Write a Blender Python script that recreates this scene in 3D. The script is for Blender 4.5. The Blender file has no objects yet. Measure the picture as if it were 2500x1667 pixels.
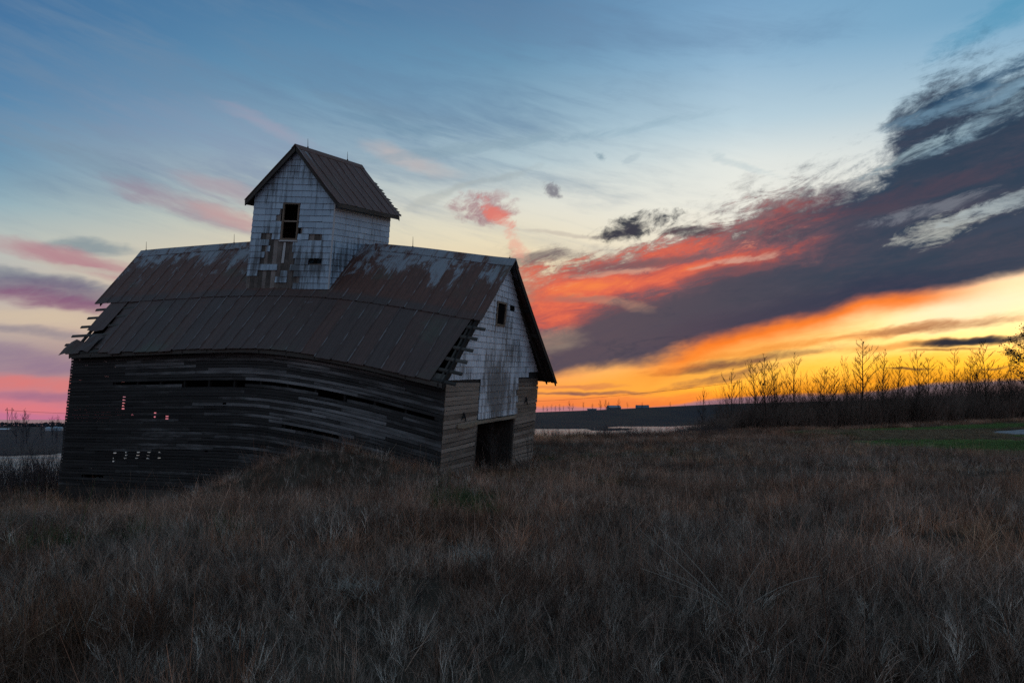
import bpy, bmesh, math, random
import numpy as np
from mathutils import Vector, Matrix

random.seed(7)
RNG = np.random.default_rng(12)
SC = bpy.context.scene
COL = SC.collection
EYE = 1.7            # eye height above the field, metres

# ------------------------------------------------------------------ camera
cd = bpy.data.cameras.new('camera')
cam = bpy.data.objects.new('camera', cd)
COL.objects.link(cam)
cam.location = (0, 0, EYE)
cam.rotation_euler = (math.pi / 2, 0, 0)
cd.sensor_width = 36.0
cd.lens = 28.0
cd.shift_y = 0.0726   # level camera, rising front: uprights stay upright
cd.clip_end = 20000
SC.camera = cam
SC.view_settings.view_transform = 'Standard'
SC.view_settings.look = 'None'
SC.view_settings.exposure = 0.0
SC.view_settings.gamma = 1.0
SC.view_settings.use_curve_mapping = False
try:
    SC.cycles.use_denoising = False
    SC.cycles.max_bounces = 6
    SC.cycles.diffuse_bounces = 3
    SC.cycles.transparent_max_bounces = 8
except Exception:
    pass

FPX = 1944.4
def lin(c):
    c = c / 255.0
    return c / 12.92 if c <= 0.04045 else ((c + 0.055) / 1.055) ** 2.4
def rgb(*c):
    return (lin(c[0]), lin(c[1]), lin(c[2]), 1.0)

# ------------------------------------------------------------------ sky (world), direction based
world = bpy.data.worlds.new('World')
SC.world = world
world.use_nodes = True
WT = world.node_tree
for nd in list(WT.nodes):
    WT.nodes.remove(nd)

class G:
    """tiny node-graph writer"""
    def __init__(s, tree): s.t = tree
    def put(s, sock, v):
        if isinstance(v, bpy.types.NodeSocket): s.t.links.new(v, sock)
        else: sock.default_value = v
    def m(s, op, a, b=0.0, c=0.0):
        n = s.t.nodes.new('ShaderNodeMath'); n.operation = op
        s.put(n.inputs[0], a); s.put(n.inputs[1], b); s.put(n.inputs[2], c)
        return n.outputs[0]
    def ma(s, a, b, c): return s.m('MULTIPLY_ADD', a, b, c)
    def sm(s, x, lo, hi, t0=0.0, t1=1.0, interp='SMOOTHSTEP'):
        n = s.t.nodes.new('ShaderNodeMapRange'); n.interpolation_type = interp
        s.put(n.inputs['Value'], x); n.inputs['From Min'].default_value = lo; n.inputs['From Max'].default_value = hi
        n.inputs['To Min'].default_value = t0; n.inputs['To Max'].default_value = t1
        return n.outputs[0]
    def mix(s, f, a, b):
        n = s.t.nodes.new('ShaderNodeMix'); n.data_type = 'RGBA'
        s.put(n.inputs[0], f); s.put(n.inputs[6], a); s.put(n.inputs[7], b)
        return n.outputs[2]
    def comb(s, x, y, z):
        n = s.t.nodes.new('ShaderNodeCombineXYZ')
        s.put(n.inputs[0], x); s.put(n.inputs[1], y); s.put(n.inputs[2], z)
        return n.outputs[0]
    def noise(s, vec, scale, detail=4.0, rough=0.55, dist=0.0):
        n = s.t.nodes.new('ShaderNodeTexNoise'); n.noise_dimensions = '3D'
        s.put(n.inputs['Vector'], vec); n.inputs['Scale'].default_value = scale
        n.inputs['Detail'].default_value = detail; n.inputs['Roughness'].default_value = rough
        n.inputs['Distortion'].default_value = dist
        return n
    def ramp(s, x, stops):
        n = s.t.nodes.new('ShaderNodeValToRGB'); cr = n.color_ramp
        cr.interpolation = 'LINEAR'
        cr.elements[0].position = stops[0][0]; cr.elements[0].color = stops[0][1]
        cr.elements[1].position = stops[-1][0]; cr.elements[1].color = stops[-1][1]
        for p, c in stops[1:-1]:
            e = cr.elements.new(p); e.color = c
        s.put(n.inputs[0], x)
        return n.outputs[0]
    def curve(s, x, pts):
        n = s.t.nodes.new('ShaderNodeFloatCurve'); c = n.mapping.curves[0]
        c.points[0].location = pts[0]; c.points[1].location = pts[-1]
        for p in pts[1:-1]:
            c.points.new(*p)
        n.mapping.update()
        s.put(n.inputs['Value'], x)
        return n.outputs[0]

def ae(u, v):
    """direction of a sky feature: azimuth and elevation, in thousandths of 1/FPX rad"""
    x = (u - 1250) / FPX
    return math.atan(x) * FPX / 1000, math.atan2((1015 - v) / FPX, math.hypot(1, x)) * FPX / 1000

g = G(WT)
tc = WT.nodes.new('ShaderNodeTexCoord')
sep = WT.nodes.new('ShaderNodeSeparateXYZ')
WT.links.new(tc.outputs['Generated'], sep.inputs[0])
DX, DY, DZ = sep.outputs
A0 = g.m('MULTIPLY', g.m('ARCTAN2', DX, DY), FPX / 1000)
E0 = g.m('MULTIPLY', g.m('ARCSINE', DZ), FPX / 1000)
def rotvec(deg, sx, sy, seed):
    c, s_ = math.cos(math.radians(deg)), math.sin(math.radians(deg))
    x = g.ma(A0, c * sx, g.m('MULTIPLY', E0, s_ * sx))
    y = g.ma(A0, -s_ * sy, g.m('MULTIPLY', E0, c * sy))
    return g.comb(x, y, seed)
warp = g.noise(rotvec(8, 2.2, 5.0, 3.1), 1.0, 5.0, 0.6)
wsep = WT.nodes.new('ShaderNodeSeparateColor'); WT.links.new(warp.outputs['Color'], wsep.inputs[0])
A = g.ma(g.m('SUBTRACT', wsep.outputs[0], 0.5), 0.22, A0)
E = g.ma(g.m('SUBTRACT', wsep.outputs[1], 0.5), 0.09, E0)
fine = g.noise(rotvec(12, 14.0, 46.0, 2.0), 1.0, 6.0, 0.72, 0.9).outputs[0]
puff = g.noise(rotvec(20, 26.0, 44.0, 6.0), 1.0, 6.0, 0.7, 0.9).outputs[0]
def centred(n, amp, other, amp2):
    x = g.ma(n, amp, -amp * .5)
    return g.m('ADD', x, g.ma(other, amp2, -amp2 * .5))
NS = {
    'streak': centred(g.noise(rotvec(6, 1.8, 13.0, 1.0), 1.0, 7.0, 0.66, 0.9).outputs[0], 3.2, fine, 1.5),
    'fiber': centred(g.noise(rotvec(15, 5.0, 19.0, 7.0), 1.0, 8.0, 0.70, 1.2).outputs[0], 3.0, fine, 2.0),
    'billow': centred(g.noise(rotvec(0, 12.0, 17.0, 4.0), 1.0, 7.0, 0.66, 0.6).outputs[0], 3.0, puff, 2.4),
    'down': centred(g.noise(rotvec(-12, 2.0, 13.0, 9.0), 1.0, 6.0, 0.62, 0.5).outputs[0], 3.0, g.noise(rotvec(-14, 7.0, 40.0, 8.0), 1.0, 5.0, 0.65, 0.4).outputs[0], 1.4),
    'soft': centred(g.noise(rotvec(5, 2.4, 7.0, 5.0), 1.0, 6.0, 0.62, 0.6).outputs[0], 2.6, fine, .9),
}
# clear-sky colour columns (elevation ramps at a few azimuths, all the way round)
EMAX = 3.06           # zenith
def col_ramp(pts, u=1250):
    st = []
    for v, c in pts:
        st.append((max(0.0, ae(u, v)[1] / EMAX) if v > -900 else v / -1000.0 - 1.0 + 0.5, rgb(*c)))
    st.sort(key=lambda q: q[0])
    st = [(p + i * 1e-4, c) for i, (p, c) in enumerate(st)]
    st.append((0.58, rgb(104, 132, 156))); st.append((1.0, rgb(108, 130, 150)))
    return g.ramp(g.m('DIVIDE', E0, EMAX), st)
columns = [
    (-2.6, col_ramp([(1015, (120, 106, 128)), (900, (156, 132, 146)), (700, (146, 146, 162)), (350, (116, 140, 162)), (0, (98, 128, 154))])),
    (ae(0, 800)[0], col_ramp([(1020, (192, 114, 148)), (985, (205, 118, 136)), (900, (150, 126, 145)), (860, (148, 132, 146)), (790, (188, 170, 160)), (690, (178, 172, 170)), (580, (178, 185, 180)), (500, (140, 168, 180)), (400, (102, 144, 172)), (200, (64, 120, 164)), (0, (46, 101, 150))], 0)),
    (ae(700, 800)[0], col_ramp([(1015, (214, 122, 120)), (900, (190, 140, 130)), (700, (220, 190, 155)), (550, (208, 203, 182)), (450, (174, 185, 186)), (350, (134, 162, 182)), (200, (92, 140, 172)), (0, (60, 110, 152))], 700)),
    (ae(1250, 800)[0], col_ramp([(1015, (236, 130, 84)), (950, (244, 146, 76)), (850, (216, 150, 110)), (700, (216, 184, 146)), (600, (226, 211, 178)), (500, (215, 214, 202)), (400, (172, 193, 201)), (300, (132, 164, 184)), (150, (92, 139, 171)), (0, (70, 115, 153))])),
    (ae(1800, 800)[0], col_ramp([(1015, (250, 150, 40)), (950, (252, 168, 44)), (870, (253, 196, 96)), (780, (250, 208, 140)), (600, (230, 222, 206)), (500, (226, 226, 216)), (400, (216, 222, 218)), (300, (174, 200, 213)), (150, (132, 172, 200)), (0, (108, 154, 190))], 1800)),
    (ae(2500, 800)[0], col_ramp([(1015, (245, 158, 36)), (930, (250, 176, 34)), (880, (255, 198, 64)), (800, (255, 234, 164)), (700, (255, 240, 196)), (550, (232, 226, 210)), (350, (196, 208, 210)), (200, (150, 184, 202)), (90, (116, 166, 196)), (0, (86, 150, 186))], 2500)),
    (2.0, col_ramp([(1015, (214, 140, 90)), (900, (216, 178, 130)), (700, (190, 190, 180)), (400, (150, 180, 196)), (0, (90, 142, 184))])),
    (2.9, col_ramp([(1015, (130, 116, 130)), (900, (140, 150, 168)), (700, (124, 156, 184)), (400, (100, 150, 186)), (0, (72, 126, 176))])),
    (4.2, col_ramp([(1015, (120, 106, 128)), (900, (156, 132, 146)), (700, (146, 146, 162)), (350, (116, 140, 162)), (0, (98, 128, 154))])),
]
sky = WT.nodes.new('ShaderNodeTexSky')
sky.sky_type = 'NISHITA'; sky.sun_disc = False
sky.sun_elevation = math.radians(1.0); sky.sun_rotation = math.radians(38)
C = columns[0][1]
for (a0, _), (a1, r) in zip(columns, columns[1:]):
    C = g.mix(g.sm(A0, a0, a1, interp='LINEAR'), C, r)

nish = WT.nodes.new('ShaderNodeMix'); nish.data_type = 'RGBA'; nish.blend_type = 'ADD'
nish.inputs[0].default_value = 0.05
WT.links.new(C, nish.inputs[6]); WT.links.new(sky.outputs[0], nish.inputs[7])
C = nish.outputs[2]

def stroke(u, v, L, W, ang, c, alpha, nz='streak', k=1.6, soft=0.8):
    """one soft cloud streak: centre, half sizes and tilt in the sky; edges broken by noise"""
    global C
    a, e = ae(u, v)
    sh = 1 / (1 + ((u - 1250) / FPX) ** 2)
    L, W = L * 1.08 * sh / 1000, W * 1.22 * math.sqrt(sh) / 1000
    cs, sn = math.cos(math.radians(ang)), math.sin(math.radians(ang))
    x = g.ma(A, cs / L, g.ma(E, sn / L, -(a * cs + e * sn) / L))
    y = g.ma(A, -sn / W, g.ma(E, cs / W, (a * sn - e * cs) / W))
    r2 = g.ma(x, x, g.m('MULTIPLY', y, y))
    f = g.m('SUBTRACT', g.ma(NS[nz], k * .55, 1.0), r2)
    C = g.mix(g.sm(f, -.25, soft + .55, 0.0, alpha), C, rgb(*c))

# --- thin high cirrus, upper left and top
C = g.mix(g.m('MULTIPLY', g.sm(NS['down'], -.3, 1.1, 0.0, .42), g.m('MULTIPLY', g.sm(E0, .25, .5), g.sm(A0, .75, .1))), C, rgb(112, 136, 160))
C = g.mix(g.m('MULTIPLY', g.sm(NS['soft'], .1, 1.0, 0.0, .35), g.m('MULTIPLY', g.sm(E0, .55, .8), g.sm(A0, 1.2, .4))), C, rgb(84, 122, 160))
stroke(760, 330, 820, 120, -4, (116, 142, 166), .45, 'down', 1.2, 1.2)
stroke(520, 430, 520, 70, -8, (150, 160, 174), .5, 'down', 1.4, 1.2)
stroke(300, 250, 620, 150, -10, (104, 134, 166), .45, 'down', 1.8, 1.2)
stroke(900, 190, 520, 110, -8, (92, 132, 168), .40, 'down', 1.8, 1.2)
stroke(560, 340, 330, 70, -6, (146, 160, 184), .55, 'down', 1.5, 1.2)
stroke(1350, 60, 620, 70, -6, (96, 130, 166), .40, 'down', 1.8, 1.0)
stroke(640, 300, 150, 16, -12, (170, 160, 178), .5, 'down', 1.2)
stroke(260, 415, 230, 26, -14, (122, 146, 166), .6, 'down', 1.4)
stroke(460, 505, 190, 24, -15, (158, 134, 150), .65, 'down', 1.8)
stroke(560, 535, 120, 15, -12, (200, 162, 158), .65, 'down', 1.6)
stroke(520, 462, 120, 24, -14, (178, 158, 164), .6, 'down', 1.4)
stroke(980, 300, 150, 20, -12, (104, 138, 164), .6, 'down', 1.6)
stroke(900, 255, 220, 14, -6, (112, 140, 164), .45, 'down', 1.6)
stroke(1000, 385, 120, 24, -18, (208, 186, 178), .6, 'soft', .8)
stroke(1120, 372, 300, 13, 7, (134, 160, 176), .5, 'fiber', 1.8)
stroke(1500, 320, 260, 12, 6, (140, 170, 188), .4, 'fiber', 1.8)
stroke(1180, 445, 130, 9, 17, (160, 172, 176), .55, 'billow', .8)
stroke(1060, 492, 90, 9, 24, (176, 180, 176), .5, 'soft', .8)
stroke(1830, 405, 100, 10, -22, (178, 196, 202), .45, 'fiber', 1.8)
stroke(1400, 575, 140, 6, -4, (178, 166, 158), .6, 'soft', .8)
stroke(2420, 40, 160, 40, 20, (70, 146, 182), .6, 'fiber', 1.4)
# --- left streaks
stroke(210, 606, 110, 16, 4, (118, 138, 150), .75, 'streak', 1.2)
stroke(160, 640, 240, 28, -9, (178, 120, 134), .8, 'down', 1.2)
stroke(60, 684, 300, 14, -4, (118, 126, 140), .8, 'streak', 1.1)
stroke(200, 665, 120, 9, 0, (196, 196, 180), .7, 'streak', 1.0)
stroke(110, 712, 300, 24, -3, (96, 82, 118), .9, 'soft', .7)
stroke(140, 735, 280, 18, -3, (132, 80, 118), .8, 'streak', 1.1)
stroke(120, 775, 260, 20, -2, (212, 192, 166), .75, 'streak', 1.2)
stroke(80, 806, 240, 14, -3, (138, 130, 142), .8, 'streak', 1.4)
stroke(60, 870, 280, 32, -5, (140, 116, 142), .75, 'streak', 1.0)
stroke(90, 932, 330, 21, -1, (222, 122, 118), .85, 'streak', 1.0)
stroke(120, 968, 240, 15, -1, (152, 108, 138), .85, 'streak', 1.0)
stroke(40, 1000, 200, 12, -2, (226, 124, 126), .75, 'streak', 1.1)
stroke(120, 1034, 200, 10, 0, (188, 104, 150), .8, 'soft', .5)
# --- orange and gold streaks low on the right
stroke(2380, 755, 260, 44, 8, (255, 240, 204), .8, 'streak', .6)
stroke(2300, 892, 620, 34, 2, (255, 190, 36), .7, 'streak', 1.2)
stroke(1750, 990, 560, 34, 3, (246, 132, 30), .8, 'streak', 1.0)
stroke(2250, 925, 500, 24, 3, (240, 148, 30), .7, 'streak', 1.2)
stroke(1500, 985, 300, 26, 3, (236, 118, 70), .8, 'streak', 1.0)
stroke(1550, 930, 300, 22, 7, (252, 170, 66), .9, 'streak', .9)
stroke(1850, 850, 260, 24, 9, (252, 178, 84), .8, 'streak', .9)
stroke(2050, 830, 420, 12, 6, (236, 136, 50), .8, 'streak', 1.2)
stroke(2270, 803, 280, 11, 4, (170, 116, 80), .85, 'streak', 1.4)
stroke(2150, 850, 240, 9, 4, (224, 140, 60), .75, 'streak', 1.1)
stroke(1835, 878, 260, 13, 6, (108, 70, 64), .9, 'streak', 1.2)
stroke(1750, 922, 200, 13, 9, (108, 70, 70), .9, 'streak', 1.2)
stroke(1465, 955, 140, 6, 2, (118, 76, 80), .85, 'streak', 1.2)
stroke(1360, 962, 90, 4, 1, (124, 80, 84), .7, 'streak', 1.2)
stroke(1400, 941, 120, 6, 3, (196, 110, 84), .7, 'streak', 1.2)
stroke(2300, 852, 120, 4, 2, (110, 70, 50), .8, 'streak', .8)
stroke(2200, 903, 90, 3, 1, (90, 58, 50), .9, 'streak', .8)
stroke(2440, 893, 60, 4, 1, (84, 60, 56), .8, 'streak', .8)
stroke(2365, 831, 150, 10, 4, (48, 48, 56), 1., 'streak', .8, .5)
# --- the big dark bank that climbs to the right
AL, AR = ae(1180, 0)[0], 2.3
def cfac(u): return (ae(u, 500)[0] - AL) / (AR - AL)
def edge(pts):
    q = [(cfac(u), ae(u, v)[1] / 1.2) for u, v in pts]
    q = [(0.0, q[0][1])] + q + [(1.0, q[-1][1])]
    return g.m('MULTIPLY', g.curve(g.m('DIVIDE', g.m('SUBTRACT', A, AL), AR - AL), q), 1.2)
top = edge([(1270, 652), (1400, 640), (1500, 612), (1600, 580), (1743, 541), (1860, 482), (2020, 428), (2126, 398), (2180, 330), (2235, 222), (2300, 178), (2400, 160), (2520, 140)])
bot = edge([(1270, 935), (1361, 918), (1500, 902), (1594, 890), (1700, 850), (1807, 820), (1966, 790), (2073, 760), (2232, 730), (2360, 704), (2500, 672)])
# sunlit rim below the bank
below = g.m('SUBTRACT', E, bot)
rim = g.m('MULTIPLY', g.m('MULTIPLY', g.sm(below, -0.046, 0.0), g.sm(below, .09, .03)), g.m('MULTIPLY', g.sm(A0, ae(1450, 0)[0], ae(1750, 0)[0]), g.sm(A0, ae(2500, 0)[0], ae(2200, 0)[0], 0.25, 1.0)))
C = g.mix(g.m('MULTIPLY', rim, .95), C, rgb(252, 122, 30))
tn = g.ma(NS['fiber'], .05, g.m('MULTIPLY', NS['billow'], .036))
d_top = g.m('ADD', g.m('SUBTRACT', top, E), tn)
d_bot = g.ma(NS['soft'], .012, below)
lf = g.ma(NS['soft'], .12, A0)
amask = g.m('MULTIPLY', g.sm(lf, ae(1130, 0)[0], ae(1360, 0)[0], 0.0, 1.0), g.sm(A0, 1.5, 2.2, 1.0, 0.0))
dens = g.m('MULTIPLY', g.m('MULTIPLY', g.sm(d_top, -.015, .085), g.sm(d_bot, -0.006, .028)), amask)
ccol = g.mix(g.sm(A, ae(1450, 0)[0], ae(2150, 0)[0]), rgb(86, 75, 87), rgb(38, 57, 79))
ccol = g.mix(g.sm(d_top, .13, 0.0, 0.0, .9), ccol, g.mix(g.sm(A0, ae(1700, 0)[0], ae(2250, 0)[0]), rgb(54, 54, 68), rgb(36, 62, 88)))
ccol = g.mix(g.sm(NS['streak'], -.4, .8, 0.0, .6), ccol, rgb(76, 71, 87))
ccol = g.mix(g.sm(NS['fiber'], .0, .9, 0.0, .5), ccol, rgb(42, 54, 74))
# torn veil hanging off its upper edge
veil = g.m('MULTIPLY', g.m('MULTIPLY', g.sm(g.m('ADD', g.m('SUBTRACT', top, E), g.ma(NS['fiber'], .085, g.m('MULTIPLY', NS['billow'], .05))), -.05, .06), g.sm(below, 0.0, .03)), amask)
C = g.mix(g.m('MULTIPLY', veil, .42), C, g.mix(g.sm(A0, ae(1700, 0)[0], ae(2250, 0)[0]), rgb(92, 88, 98), rgb(70, 100, 124)))
C = g.mix(g.m('MULTIPLY', dens, .97), C, ccol)
# maroon tint, wisps and light gaps in it
stroke(1850, 548, 200, 24, 12, (108, 66, 76), .55, 'fiber', 1.8)
stroke(2250, 470, 260, 26, 12, (84, 70, 84), .7, 'fiber', 1.3)
stroke(2330, 262, 170, 14, 16, (112, 146, 170), .7, 'fiber', 2.6)
stroke(2360, 318, 190, 24, 20, (136, 164, 180), .75, 'fiber', 2.8)
stroke(2240, 372, 150, 12, 18, (156, 178, 186), .75, 'fiber', 2.6)
stroke(2440, 240, 140, 9, 14, (130, 164, 186), .7, 'fiber', 1.4)
stroke(2420, 200, 160, 15, 16, (38, 76, 108), .8, 'fiber', 1.2)
stroke(2240, 520, 160, 16, 10, (124, 128, 138), .65, 'fiber', 3.4)
stroke(2310, 560, 140, 24, 12, (186, 188, 180), .75, 'fiber', 3.4)
stroke(2430, 512, 150, 18, 14, (166, 178, 182), .7, 'fiber', 3.4)
stroke(2480, 545, 110, 9, 16, (60, 72, 90), .8, 'fiber', 1.4)
# --- coral-lit underside: tone follows the torn structure of the cloud, hottest in a few places
def spot(u, v, L, W, ang, amp):
    a, e = ae(u, v); L, W = L / 1000, W / 1000
    cs, sn = math.cos(math.radians(ang)), math.sin(math.radians(ang))
    x = g.ma(A, cs / L, g.ma(E, sn / L, -(a * cs + e * sn) / L)); y = g.ma(A, -sn / W, g.ma(E, cs / W, (a * sn - e * cs) / W))
    return g.m('MULTIPLY', g.m('EXPONENT', g.m('MULTIPLY', g.ma(x, x, g.m('MULTIPLY', y, y)), -1.0)), amp)
heat = None
for sp_ in ((1640, 676, 200, 20, 7, .62), (1440, 704, 80, 26, 8, .75), (1320, 745, 100, 34, 3, .62), (1610, 615, 120, 20, 6, .48), (1385, 632, 80, 16, 5, .42),
            (1860, 612, 170, 18, 9, .34), (1400, 785, 150, 24, 5, .50), (1300, 690, 70, 24, 0, .40), (2020, 655, 80, 12, 5, .22), (1600, 762, 110, 12, -6, .30), (1720, 648, 150, 10, 10, .35), (1350, 700, 130, 70, 5, .26), (1510, 715, 120, 34, -4, .24)):
    q_ = spot(*sp_); heat = q_ if heat is None else g.m('ADD', heat, q_)
heat = g.m('MULTIPLY', heat, .49)
zbot = edge([(1250, 840), (1330, 838), (1420, 800), (1500, 760), (1600, 735), (1700, 705), (1850, 665), (2000, 668), (2120, 640), (2200, 560), (2500, 420)])
zone = g.m('MULTIPLY', g.m('MULTIPLY', g.sm(g.ma(NS['soft'], .02, g.m('SUBTRACT', E, zbot)), -.02, .05), g.sm(g.ma(NS['fiber'], .05, g.m('SUBTRACT', top, E)), -.01, .04)),
             g.m('MULTIPLY', g.sm(lf, ae(1180, 0)[0], ae(1330, 0)[0]), g.sm(A0, ae(2150, 0)[0], ae(1750, 0)[0])))
tone = g.m('ADD', g.ma(NS['fiber'], .30, .24), g.m('ADD', heat, g.m('MULTIPLY', NS['soft'], .06)))
ccol2 = g.ramp(tone, [(0.0, rgb(74, 64, 76)), (.16, rgb(104, 82, 90)), (.32, rgb(150, 96, 98)), (.46, rgb(204, 96, 82)), (.66, rgb(234, 110, 80)), (.88, rgb(250, 130, 74)), (1.0, rgb(255, 140, 76))])
C = g.mix(g.m('MULTIPLY', zone, .93), C, ccol2)
# glimpses of the pale evening sky through it
pale = g.m('MULTIPLY', g.m('MULTIPLY', zone, g.sm(g.ma(NS['streak'], .6, g.m('MULTIPLY', NS['fiber'], .5)), .30, .95, 0., .75)), g.sm(heat, .7, .2, .25, 1.0))
C = g.mix(pale, C, rgb(210, 178, 152))
stroke(1350, 830, 100, 26, 8, (166, 144, 124), .55, 'streak', 1.2)
stroke(1500, 742, 110, 13, -10, (186, 146, 122), .5, 'fiber', 1.3)
stroke(1325, 632, 90, 14, 6, (104, 92, 98), .8, 'fiber', 1.2)
stroke(1540, 650, 170, 9, 7, (126, 92, 94), .75, 'fiber', 2.2)
stroke(1780, 668, 150, 8, 10, (120, 82, 88), .7, 'fiber', 2.2)
stroke(1400, 735, 110, 9, 3, (158, 112, 104), .65, 'fiber', 2.2)
stroke(1480, 672, 120, 7, 5, (206, 166, 144), .6, 'fiber', 2.4)
stroke(1790, 636, 110, 8, 12, (204, 170, 152), .65, 'fiber', 2.4)
# --- separate small clouds
stroke(1565, 556, 100, 24, 10, (42, 48, 62), .95, 'billow', 2.2, .6)
stroke(1510, 568, 70, 11, 10, (60, 58, 70), .9, 'fiber', 1.8, .6)
stroke(1660, 572, 80, 10, 4, (62, 58, 70), .85, 'fiber', 1.2, .6)
stroke(1172, 520, 66, 30, -8, (166, 130, 136), .9, 'billow', 2.2)
stroke(1204, 536, 60, 15, -34, (228, 122, 108), .85, 'billow', 2.2)
stroke(1240, 588, 60, 15, -48, (234, 166, 146), .65, 'billow', 2.2)
stroke(1195, 488, 22, 16, 30, (176, 150, 152), .7, 'billow', 1.4)
stroke(1326, 468, 32, 14, -24, (124, 122, 132), .9, 'billow', 2.6)
stroke(1448, 392, 12, 12, 60, (116, 144, 160), .6, 'billow', 2.8)
stroke(1540, 402, 26, 9, 4, (160, 180, 190), .35, 'billow', 2.6)
# --- low lavender cloud bank on the skyline
A_ = A0
q = [(0.0, 0.06), (ae(1300, 990)[0] / 1.3 + .0, ae(1300, 992)[1] / .2), (ae(1600, 985)[0] / 1.3, ae(1600, 990)[1] / .2), (ae(1735, 970)[0] / 1.3, ae(1735, 972)[1] / .2), (ae(1900, 960)[0] / 1.3, ae(1900, 962)[1] / .2), (ae(2100, 955)[0] / 1.3, ae(2100, 955)[1] / .2), (ae(2280, 935)[0] / 1.3, ae(2280, 934)[1] / .2), (ae(2500, 922)[0] / 1.3, ae(2500, 922)[1] / .2), (1.0, .42)]
bank = g.m('MULTIPLY', g.curve(g.m('DIVIDE', A0, 1.3), q), .2)
bd = g.m('ADD', g.m('SUBTRACT', bank, E0), g.m('MULTIPLY', NS['streak'], .006))
bm_ = g.m('MULTIPLY', g.sm(bd, -0.002, .008), g.m('MULTIPLY', g.sm(A0, 0.0, .05), g.sm(A0, 2.6, 1.8)))
C = g.mix(g.m('MULTIPLY', bm_, .9), C, g.mix(g.sm(A0, .1, .9), rgb(176, 124, 136), rgb(112, 112, 134)))

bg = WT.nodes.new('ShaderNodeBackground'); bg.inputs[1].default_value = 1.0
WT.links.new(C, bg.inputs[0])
out = WT.nodes.new('ShaderNodeOutputWorld')
WT.links.new(bg.outputs[0], out.inputs[0])

# the sun is down behind the right-hand horizon: only its afterglow is left
sl = bpy.data.lights.new('sun', 'SUN')
sl.energy = 0.08; sl.angle = math.radians(14); sl.color = (1.0, 0.62, 0.34)
sun = bpy.data.objects.new('sun', sl); COL.objects.link(sun)
sa, se = math.radians(38), math.radians(2.5)
sd = Vector((math.sin(sa) * math.cos(se), math.cos(sa) * math.cos(se), math.sin(se)))
sun.rotation_euler = sd.to_track_quat('Z', 'Y').to_euler()

# ------------------------------------------------------------------ helpers
def tag(o, label=None, cat=None, group=None, kind=None):
    if label: o['label'] = label
    if cat: o['category'] = cat
    if group: o['group'] = group
    if kind: o['kind'] = kind
    return o

def empty(name, loc):
    o = bpy.data.objects.new(name, None); COL.objects.link(o)
    o.location = loc; o.empty_display_size = .3
    return o

class MB:
    def __init__(s): s.v = []; s.f = []; s.st = []
    def add(s, vs, fs, st=None):
        b = len(s.v); s.v += [tuple(p) for p in vs]; s.f += [tuple(i + b for i in f) for f in fs]
        s.st += [tuple(p) for p in (st if st is not None else vs)]
    def mesh(s, name, mat, off=(0, 0, 0), smooth=False):
        me = bpy.data.meshes.new(name)
        v = np.array(s.v, dtype=float) - np.array(off)
        me.from_pydata(v.tolist(), [], s.f)
        me.materials.append(mat)
        at = me.attributes.new('st', 'FLOAT_VECTOR', 'POINT')
        at.data.foreach_set('vector', np.array(s.st, dtype=np.float32).ravel())
        if smooth: me.polygons.foreach_set('use_smooth', [True] * len(me.polygons))
        me.update()
        return me
    def build(s, name, mat, parent=None, off=(0, 0, 0), smooth=False):
        o = bpy.data.objects.new(name, s.mesh(name, mat, off, smooth)); COL.objects.link(o)
        if parent is not None: o.parent = parent
        return o

def tube(mb, pts, rad, n=4):
    """tapered tube along pts"""
    pts = [Vector(p) for p in pts]; vs = []; m = len(pts)
    for i, p in enumerate(pts):
        d = (pts[min(i + 1, m - 1)] - pts[max(i - 1, 0)])
        if d.length < 1e-9: d = Vector((0, 0, 1))
        d.normalize()
        a = d.cross(Vector((0, 0, 1)) if abs(d.z) < .9 else Vector((1, 0, 0))).normalized(); b = d.cross(a)
        r = rad[i] if hasattr(rad, '__len__') else rad
        for k in range(n):
            t = 2 * math.pi * k / n
            vs.append(p + a * (r * math.cos(t)) + b * (r * math.sin(t)))
    fs = []
    for i in range(m - 1):
        for k in range(n):
            fs.append((i * n + k, i * n + (k + 1) % n, (i + 1) * n + (k + 1) % n, (i + 1) * n + k))
    fs.append(tuple(range(n))[::-1]); fs.append(tuple((m - 1) * n + k for k in range(n)))
    mb.add(vs, fs)

def sstep(x, a, b):
    t = np.clip((x - a) / (b - a), 0, 1)
    return t * t * (3 - 2 * t)

def vnoise(x, y, sc, seed=0):
    """value noise 0..1, vectorised"""
    x = np.asarray(x, float) * sc + seed * 17.13; y = np.asarray(y, float) * sc - seed * 9.71
    xi, yi = np.floor(x), np.floor(y); fx, fy = x - xi, y - yi
    fx = fx * fx * (3 - 2 * fx); fy = fy * fy * (3 - 2 * fy)
    def h(i, j):
        q = np.sin(i * 127.1 + j * 311.7 + seed * 74.7) * 43758.5453
        return q - np.floor(q)
    return (h(xi, yi) * (1 - fx) + h(xi + 1, yi) * fx) * (1 - fy) + (h(xi, yi + 1) * (1 - fx) + h(xi + 1, yi + 1) * fx) * fy

def fbm(x, y, sc, seed=0):
    return (vnoise(x, y, sc, seed) + .5 * vnoise(x, y, sc * 2.1, seed + 1) + .25 * vnoise(x, y, sc * 4.3, seed + 2)) / 1.75

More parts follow.
